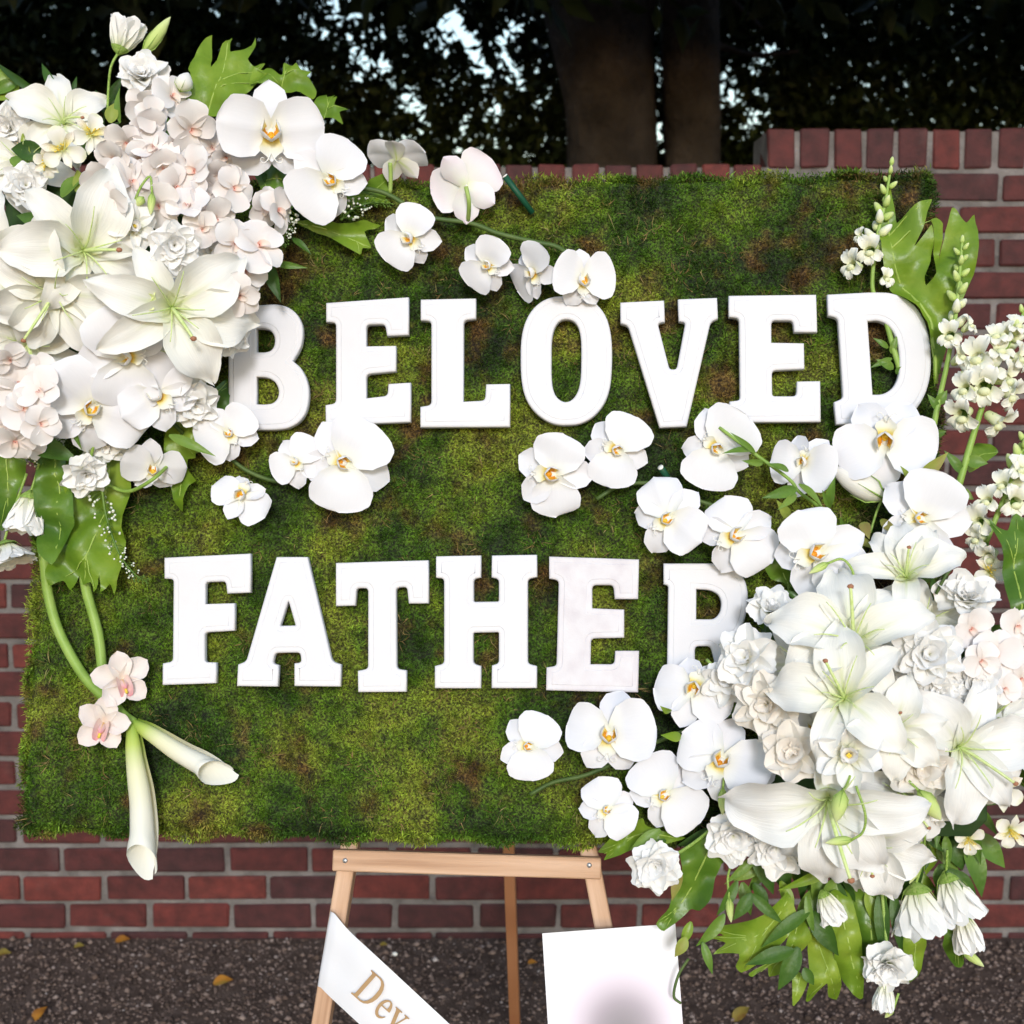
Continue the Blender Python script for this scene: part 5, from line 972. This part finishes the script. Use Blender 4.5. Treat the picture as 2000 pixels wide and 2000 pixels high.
bell('large hanging white bell bloom below the lilies', (1788, 1728), (1805, 1818), 100, .07, stem=[(1788, 1728, .07), (1800, 1680, .08), (1795, 1600, .10)], flare=1.1)
bell('hanging white bell bloom behind the larger bell', (1848, 1706), (1878, 1790), 84, .06, stem=[(1848, 1706, .06), (1850, 1660, .07)])
bell('narrow closed white bell with green sepals at the outer edge', (1880, 1785), (1896, 1856), 46, .05, flare=.6, stem=[(1880, 1785, .05), (1872, 1740, .05)])
bell('thin closed white bud under the lowest ruffled bloom', (1731, 1918), (1724, 1972), 32, .06, flare=.6)
bell('half hidden cream bell between dark leaves', (1606, 1742), (1630, 1800), 44, .06, flare=.7)
B_ = bud
B_('tall pointed greenish lily bud at the top', (280, 104), (333, 33), 26, .09, stem=[(280, 104, .09), (270, 140, .08)], name='lily_bud')
B_('round cream bud against the spiked leaf', (352, 178), (368, 142), 36, .10, mat='lis')
B_('green bud on a curved stem among the blush orchids', (297, 378), (294, 420), 15, .18, stem=[(297, 378, .18), (293, 345, .18), (275, 365, .18), (262, 395, .175)])
B_('round green bud beside the open white lisianthus', (280, 385), (266, 402), 18, .18)
B_('pale bud hanging in front of the widest lily', (1646, 1545), (1632, 1606), 32, .21, stem=[(1646, 1545, .21), (1655, 1530, .205), (1660, 1515, .20)])
B_('slim green bud lying on a looped stem on the lily', (1664, 1640), (1612, 1646), 18, .195, stem=[(1664, 1640, .195), (1685, 1625, .20), (1690, 1590, .21), (1672, 1535, .21)])
B_('fat pale bud pointing down beside the outward lily', (1795, 1545), (1838, 1602), 36, .17, stem=[(1795, 1545, .17), (1775, 1525, .17)])
B_('thin green bud above the white double bloom', (1412, 1540), (1411, 1592), 18, .09, stem=[(1412, 1540, .09), (1415, 1510, .09)])
B_('green bud on a thread stem above the hanging bells', (1802, 1676), (1776, 1726), 16, .10, stem=[(1802, 1676, .10), (1806, 1630, .13), (1795, 1590, .15)])
B_('green bud dangling left of the dark leaves', (1424, 1755), (1428, 1802), 16, .06, stem=[(1424, 1755, .06), (1422, 1710, .06), (1436, 1672, .07)])
B_('green bud at the very end of the greenery', (1880, 1855), (1922, 1888), 18, .05, mat='snapbud')
B_('small bud lying across the hooded moth orchid', (1617, 1100), (1580, 1120), 15, .13, stem=[(1617, 1100, .13), (1645, 1092, .13), (1665, 1115, .13), (1668, 1150, .12)])
B_('tiny bud tipping the lowest stem', (1745, 1970), (1728, 1988), 12, .06, stem=[(1745, 1970, .06), (1755, 1940, .06)])
# ---- alstroemeria
alst('alstroemeria with yellow stamens below the upright lily', 122, 292, .16, 95, 20, -.1, 0)
alst('green tinged alstroemeria right of the upright lily', 178, 262, .15, 90, -10, .1, .1)
alst('cream alstroemeria bud bloom left of the green leaves', 92, 318, .15, 70, 60, -.3, -.2)
alst('flecked alstroemeria at the outer edge of the white lily', 1955, 1540, .12, 100, 0, .2, 0)
alst('pink tipped alstroemeria at the picture edge', 1975, 1622, .10, 85, 170, .3, -.3)
alst('small flecked alstroemeria behind the big pointed leaf', 1935, 1115, .08, 75, 120, .2, .2)
alst('small alstroemeria hanging beneath the white lily', 1892, 1640, .07, 70, 180, .1, -.5)
# ---- cymbidium and calla
cymb('upper blush cymbidium orchid with pink lip where the calla stems meet', 238, 1328, .03, 122, 15, .1, .05)
cymb('lower blush cymbidium orchid with yellow throat above the callas', 203, 1412, .035, 122, -15, -.1, -.05)
calla('calla lily lying sideways towards the letter A', [(262, 1412), (300, 1435), (350, 1468), (395, 1492), (425, 1506)], ((0, 22), (.2, 34), (.5, 44), (.8, 50), (1, 58)), .022, .040, [(262, 1412, .02), (235, 1390, .016), (205, 1340, .014), (192, 1240, .014), (168, 1150, .02), (160, 1080, .028)])
calla('calla lily hanging straight down past the board edge', [(258, 1412), (264, 1480), (276, 1560), (280, 1625), (284, 1680)], ((0, 24), (.2, 38), (.45, 50), (.75, 56), (1, 64)), .022, .045, [(258, 1412, .02), (215, 1372, .016), (165, 1322, .014), (118, 1240, .014), (94, 1160, .02), (84, 1070, .03)])
# ---- orchid stems, stakes, extra stems
def stem_thing(label, pts, r, mat='stemdark', name='orchid_stem'):
    o_ = P(*pts[0]); t = thing(name, label, 'stem', Matrix.Translation(o_)); bpy.context.view_layer.update(); add_stem(t, pts, r, mat); return t
stem_thing('dark orchid stem arching along the top of the moss board', [(590, 330, .05), (680, 362, .03), (754, 378, .022), (831, 422, .016), (919, 436, .014), (973, 456, .013), (1040, 472, .013), (1092, 484, .013), (1130, 520, .02)], .0034)
stem_thing('dark orchid stem between the two words', [(330, 820, .05), (385, 868, .02), (430, 880, .018), (480, 918, .016), (540, 940, .016), (600, 935, .018), (660, 915, .022)], .003)
stem_thing('green side stem looping to the drooping orchid', [(390, 880, .02), (345, 895, .025), (300, 935, .075), (250, 960, .055), (205, 945, .05)], .0026, 'stem')
stem_thing('dark orchid stem under the O and V', [(1165, 975, .014), (1210, 950, .014), (1280, 945, .016), (1370, 980, .02), (1480, 1010, .03)], .003)
stem_thing('dark orchid stem across the moss under the H', [(1035, 1552, .012), (1080, 1528, .012), (1140, 1515, .014), (1200, 1490, .016), (1280, 1450, .03), (1360, 1420, .05)], .003)
stem_thing('green pistil stalk over the leg of the R', [(1380, 1288, .06), (1405, 1312, .07), (1440, 1330, .08)], .0022, 'stem', 'flower_stalk')
stem_thing('thin green stem crossing the orchid above the R', [(1405, 835, .06), (1465, 880, .07), (1540, 935, .07), (1560, 960, .07), (1600, 990, .06)], .0024, 'stem', 'flower_stalk')
stem_thing('dark thin stalk across the round moth orchid', [(1882, 1080, .12), (1850, 1120, .125), (1828, 1160, .12)], .002, 'stemdark', 'flower_stalk')
stem_thing('green stalk holding the striped orchid at the board edge', [(762, 318, .04), (763, 345, .03), (762, 376, .02)], .003, 'stem', 'flower_stalk')
stem_thing('pale green stalk of the pink tinged orchid', [(910, 365, .048), (916, 395, .045), (914, 432, .016)], .003, 'stem', 'flower_stalk')
stem_thing('thin dark tendril curling beside the white card', [(1345, 1872, .03), (1325, 1905, .03), (1316, 1945, .03), (1330, 1960, .03)], .0018, 'stemdark', 'flower_stalk')
for a, b_, lab in (((987, 345), (1040, 416), 'dark green plant stake at the top edge of the board'), ((1291, 914), (1312, 945), 'dark green plant stake end under the V')):
    A, B = P(*a, .03), P(*b_, .004); t = thing('plant_stake', lab, 'stake', axis_frame(A, B, 1)); L_ = (B-A).length
    obj('rod', tube_mesh('rod', [(0, 0, 0), (0, 0, L_)], .0042, 8), M['stake'], t); obj('tip', tube_mesh('tip', [(0, 0, -.0005), (0, 0, -.002)], .0040, 8), M['waxwhite'], t)
# ---- white beaded spikes
def beaded(label, path, h, w, n, cut=.75):
    p0 = P(*path[0], h); t = thing('beaded_spike', label, 'flower spike', Matrix.Translation(p0)); bpy.context.view_layer.update()
    ax = catmull([P(x, y, h) - p0 for x, y in path], 8); obj('stem', tube_mesh('stem', ax, lambda q: .0022*(1-.7*q), 5), M['leafgreen'], t)
    be = MB(); gr = MB(); rg = random.Random(n)
    ico = bmesh.new(); bmesh.ops.create_icosphere(ico, subdivisions=1, radius=1); iv = [v.co.copy() for v in ico.verts]; fi = [tuple(v.index for v in f.verts) for f in ico.faces]; ico.free()
    for k in range(n):
        q = (k+rg.random())/n; i = min(len(ax)-2, int(q*(len(ax)-1))); c = ax[i].lerp(ax[i+1], q*(len(ax)-1)-i); d = (ax[i+1]-ax[i]).normalized()
        o_ = d.orthogonal(); o_.rotate(Matrix.Rotation(rg.uniform(0, 6.28), 3, d)); rad = w*mpp(p0)*.5*(1-.75*q)*rg.uniform(.6, 1)
        e = c+o_*rad+d*rad*.8; s = .0022*(1-.55*q)*rg.uniform(.8, 1.2); tube(gr, [c, c+o_*rad*.6+d*rad*.3, e], .0005, 3)
        (be if q < cut else gr).add([e+v*s for v in iv], fi)
    obj('buds', be.mesh('buds'), M['bead'], t)['kind'] = 'stuff'; obj('pedicels', gr.mesh('pedicels'), M['leafgreen'], t)['kind'] = 'stuff'
    return t
beaded('beaded white spike trailing over the fringed lime leaf', [(198, 950), (208, 1010), (232, 1080), (262, 1120), (288, 1138)], .06, 44, 90)
beaded('beaded white spike beside the sideways blush orchid', [(560, 408), (560, 440), (552, 480)], .06, 42, 60)
beaded('beaded white spike pointing along the moss beneath the tilted orchid', [(665, 430), (690, 408), (725, 396), (765, 398)], .035, 40, 70, .6)
beaded('beaded spike under the blush cluster at the outer edge', [(128, 815), (118, 850), (100, 880)], .06, 40, 50)
beaded('short beaded spike just above the hanging bell blooms', [(40, 868), (60, 900), (90, 905)], .06, 36, 40)
# ---- snapdragons
def floret_mesh(seed):
    mb = MB(); rg = random.Random(seed)
    v, f, u = lathe([(.10, 0), (.20, .08), (.24, .3), (.26, .5), (.30, .62)], 10, .85); mb.add(v, f, [(a, b*.5) for a, b in u])
    def lobe(a, L_, w, el, curl):
        v, f, u = petal('l', L=L_, prof=((0, w*.6), (.4, w), (.8, w*.85), (1, w*.35)), bend=((0, 0), (.5, -curl*.4), (1, -curl)), cup=((0, .4), (1, .2)), rim=.06, rimn=2.2, ruf=.03, nu=6, nv=6, seed=rg.randrange(999))
        m = Matrix.Translation((.22*math.cos(R(a)), .2*math.sin(R(a)), .56)) @ RZ(a, 0, el); mb.add([m @ Vector(q) for q in v], f, [(a_, .4+.6*b_) for a_, b_ in u])
    for a in (62, 118): lobe(a, .62, .30, 62, 1.6)
    for a in (-90, -40, -140): lobe(a, .52, .26, 42, 1.9)
    bm = bmesh.new(); bmesh.ops.create_icosphere(bm, subdivisions=2, radius=1)
    for q in bm.verts: q.co = Vector((q.co.x*.20, q.co.y*.15-.16, q.co.z*.16+.66))
    mb.add([q.co for q in bm.verts], [tuple(q.index for q in f.verts) for f in bm.faces], [(.5, .3+.2*(q.co.y+.3)) for q in bm.verts]); bm.free()
    return mb.mesh('floret')
FLO = [floret_mesh(k) for k in range(3)]
for q in FLO: q.materials.append(M['snap'])
SBUD = MB().add(*lathe([(.03, 0), (.24, .12), (.30, .38), (.25, .62), (.20, .82), (.10, 1.0), (.01, 1.06)], 8)).mesh('bud'); SBUD.materials.append(M['snapbud'])
SBW = SBUD.copy(); SBW.materials.clear(); SBW.materials.append(M['snap'])
SCAL = MB()
for k in range(5): SCAL.add(*[(lambda v, f, u: ([Matrix.Rotation(k*1.2566, 4, 'Z') @ Matrix.Rotation(R(-55), 4, 'Y') @ Vector(q) for q in v], f, u))(*petal('c', L=.42, prof=((0, .10), (.5, .13), (1, .01)), nu=4, nv=4))][0])
SCAL = SCAL.mesh('calyx'); SCAL.materials.append(M['leafgreen'])
def snap(label, path, h, flor, buds, leaves, top, r0=.0042, bs=34):
    """path: pixels from foot to tip; flor = (px, py, size px, facing dx, dy); buds between two path fractions"""
    p0 = P(*path[0], h); t = thing('snapdragon', label, 'snapdragon', Matrix.Translation(p0)); bpy.context.view_layer.update(); rg = random.Random(int(path[0][0]))
    ax = catmull([P(x, y, h)-p0 for x, y in path], 8); obj('stem', tube_mesh('stem', ax, lambda q: r0*(1-.6*q), 8), M['stem'], t)
    def at(q): i = min(len(ax)-2, int(q*(len(ax)-1))); return ax[i].lerp(ax[i+1], q*(len(ax)-1)-i), (ax[i+1]-ax[i]).normalized()
    def put(me, pos, dirv, s, up=CU):
        z = dirv.normalized(); y = up-z*up.dot(z); y = y.normalized() if y.length > .05 else z.orthogonal().normalized(); x = y.cross(z); m = Matrix((x*s, y*s, z*s)).transposed().to_4x4(); m.translation = pos; return m
    for x, y, s, dx, dy in flor:
        q = P(x, y, h+.012)-p0; d = (CC-P(x, y, h)).normalized()*.42+CR*dx+CU*dy; sc = s*mpp(p0)*1.0; m = put(None, q-d.normalized()*sc*.45, d, sc)
        f = obj('floret', FLO[rg.randrange(3)], None, t, m); obj('calyx', SCAL, None, f, Matrix.Translation((0, 0, -.02)))
    q0, q1, nb = buds
    for k in range(nb):
        q = q0+(q1-q0)*(k+.5)/nb; c, d = at(q); a = k*2.4+rg.uniform(-.3, .3); o_ = d.orthogonal().normalized(); o_.rotate(Matrix.Rotation(a, 3, d)); s = bs*mpp(p0)*(1.0-.55*(k/nb)); dv = o_*.8+d*.9
        b_ = obj('bud', SBW if k < nb*.35 else SBUD, None, t, put(None, c+o_*.002, dv, s)); obj('calyx', SCAL, None, b_, Matrix.Scale(.9, 4))
    q, d = at(.995); obj('bud', SBUD, None, t, put(None, q, d, bs*.5*mpp(p0)))
    for (a, b_, w) in leaves:
        v, f, u = blade_v(P(*a, h)-p0, P(*b_, h+.006)-p0, w*mpp(p0), BN, .08); obj('leaf', mesh('leaf', v, f, u), M['leafgreen'], t)
    return t
snap('snapdragon spike rising between the large fern leaf and the moss', [(1768, 760), (1745, 680), (1722, 600), (1704, 560), (1712, 470), (1728, 400), (1741, 320)], .012,
     [(1700, 490, 44, -.1, .1), (1668, 518, 44, -.55, .2), (1728, 545, 30, .3, .2), (1682, 462, 24, -.6, .4)], (.62, .97, 13), [((1745, 720), (1712, 702), 18), ((1742, 700), (1700, 718), 12), ((1735, 680), (1706, 660), 12), ((1750, 730), (1765, 715), 14), ((1740, 690), (1752, 655), 14)], 0)
snap('snapdragon spike climbing over the fern leaf beside the D', [(1818, 862), (1832, 790), (1850, 710), (1866, 620), (1874, 540), (1879, 474)], .05,
     [(1856, 655, 40, -.1, .1), (1890, 638, 32, .6, .5), (1872, 700, 40, .4, .4), (1888, 730, 44, .6, .2)], (.48, .97, 16), [((1830, 790), (1850, 762), 20), ((1822, 840), (1790, 812), 20), ((1832, 800), (1812, 770), 16), ((1826, 850), (1848, 842), 16)], 0)
snap('fullest snapdragon spike with white florets and a bare lower stem', [(1872, 950), (1898, 860), (1920, 790), (1945, 720), (1975, 660), (2005, 600)], .06,
     [(1912, 700, 58, -.25, .2), (1925, 755, 60, -.1, 0), (1888, 760, 48, -.5, .2), (1882, 808, 54, -.3, -.2), (1950, 690, 46, .2, .5), (1962, 740, 52, .5, .1), (1985, 700, 46, .6, .2), (1945, 820, 54, .6, -.4), (1970, 768, 50, .6, -.2), (1945, 660, 40, 0, .5), (1935, 725, 50, 0, .3), (1985, 640, 38, .2, .5), (1965, 655, 38, -.4, .5)], (.72, .97, 10), [((1885, 900), (1930, 905), 26), ((1880, 925), (1845, 880), 20), ((1872, 960), (1902, 975), 22), ((1868, 985), (1840, 960), 20), ((1865, 1000), (1898, 1030), 30), ((1862, 990), (1846, 1010), 18)], 0, .0048)
snap('short snapdragon spike with lime buds at the picture edge', [(1925, 1060), (1950, 1000), (1975, 940), (1995, 890), (2008, 850)], .07,
     [(1915, 1020, 50, -.4, .1), (1930, 980, 44, -.3, .3), (1980, 980, 50, .2, 0), (1935, 1085, 44, -.3, -.3), (1910, 1050, 40, -.6, 0), (1960, 950, 44, -.3, .4), (1990, 920, 44, .2, .3)], (.35, .97, 16), [((1930, 1055), (1900, 1075), 20)], 0, .004, 42)
# ---- filler sprigs of dark leaves inside both arrangements
def sprig(label, px, py, h, ang, ln, n, mat, group):
    a = R(ang); dx, dy = math.cos(a), -math.sin(a); A = P(px, py, h); B = P(px+dx*ln, py+dy*ln, h*.5+.01); t = thing('leaf_sprig', label, 'leaves', Matrix.Translation(A), group); rg = random.Random(int(px*3+py+ang))
    ax = catmull([Vector(), (B-A)*.5+BN*.01, B-A], 5); obj('stem', tube_mesh('stem', ax, lambda q: .002*(1-.6*q), 5), M['leafgreen'], t); k_ = mpp(A)
    for k in range(n):
        q = (k+.6)/n; c = ax[min(len(ax)-1, int(q*(len(ax)-1)))]; aa = a+(R(55) if k % 2 else -R(55))*(1-.5*q)+rg.uniform(-.2, .2); L_ = ln*.5*rg.uniform(.7, 1.1)*k_
        v, f, u = blade_v(c, c+(BX*math.cos(aa)+BY*math.sin(aa))*L_+BN*rg.uniform(-.008, .012), L_*.3, BN+BX*rg.uniform(-.4, .4), .06); obj('leaf', mesh('leaf', v, f, u), M[mat], t)
    return t
for k in range(16):
    a = k*22.5+rb.uniform(-8, 8); x, y = 190+130*math.cos(R(a)), 500-190*math.sin(R(a)); sprig('sprig of green leaves filling between the blooms beside the B', x, y, .075, a, 120, 7, rb.choice(('dark', 'leafgreen', 'midgreen')), 'leaf sprigs beside the B')
for k in range(20):
    a = k*18+rb.uniform(-8, 8); x, y = 1700+150*math.cos(R(a)), 1400-160*math.sin(R(a)); sprig('sprig of green leaves filling between the blooms beside the R', x, y, .075, a, 130, 7, rb.choice(('dark', 'leafgreen', 'midgreen')), 'leaf sprigs beside the R')
# ---- fallen leaves and a pale pebble on the ground
fl = [noise_mat('fallen_leaf_orange', [(.22, .085, .012), (.34, .14, .015), (.27, .17, .03)], 30, .6, obj_rand=.1), noise_mat('fallen_leaf_olive', [(.13, .10, .025), (.20, .15, .025), (.15, .07, .018)], 30, .6)]
for px, py, s, a, lab, k in [(240, 1836, 30, 10, 'orange fallen leaf at the foot of the wall', 0), (436, 1917, 40, 15, 'bright orange fallen leaf on the gravel left of the easel', 0), (78, 1980, 36, 55, 'brown orange fallen leaf standing on edge in the gravel', 0), (8, 1862, 30, 0, 'olive fallen leaf at the picture edge by the wall', 1), (750, 1845, 16, 0, 'tiny brown fallen leaf behind the easel ribbon', 1), (1040, 1880, 20, 0, 'small orange fallen leaf behind the easel card', 0), (1448, 1980, 42, 30, 'yellow olive fallen leaf on the gravel right of the card', 1), (155, 1848, 22, 5, 'thin tan fallen leaf beside the orange one at the wall foot', 1)]:
    p = atZ(px, py, .012); L_ = s*mpp(p)*.95; d = Vector((math.cos(R(a)), math.sin(R(a)), .12 if py != 1980 else .5))
    v, f, u = blade_v(-d*L_*.5, d*L_*.5, L_*.62, Vector((0, -.45, 1)), .12, fold=.25)
    o_ = obj('fallen_leaf', mesh('fallen_leaf', v, f, u), fl[k]); o_.location = p; tag(o_, lab, 'leaf')
p = atZ(771, 1863, .008); o_ = obj('pebble', blobmesh('pebble', .008, .006, .006), M['waxwhite']); o_.location = p; tag(o_, 'single white pebble on the dark gravel behind the easel', 'pebble')
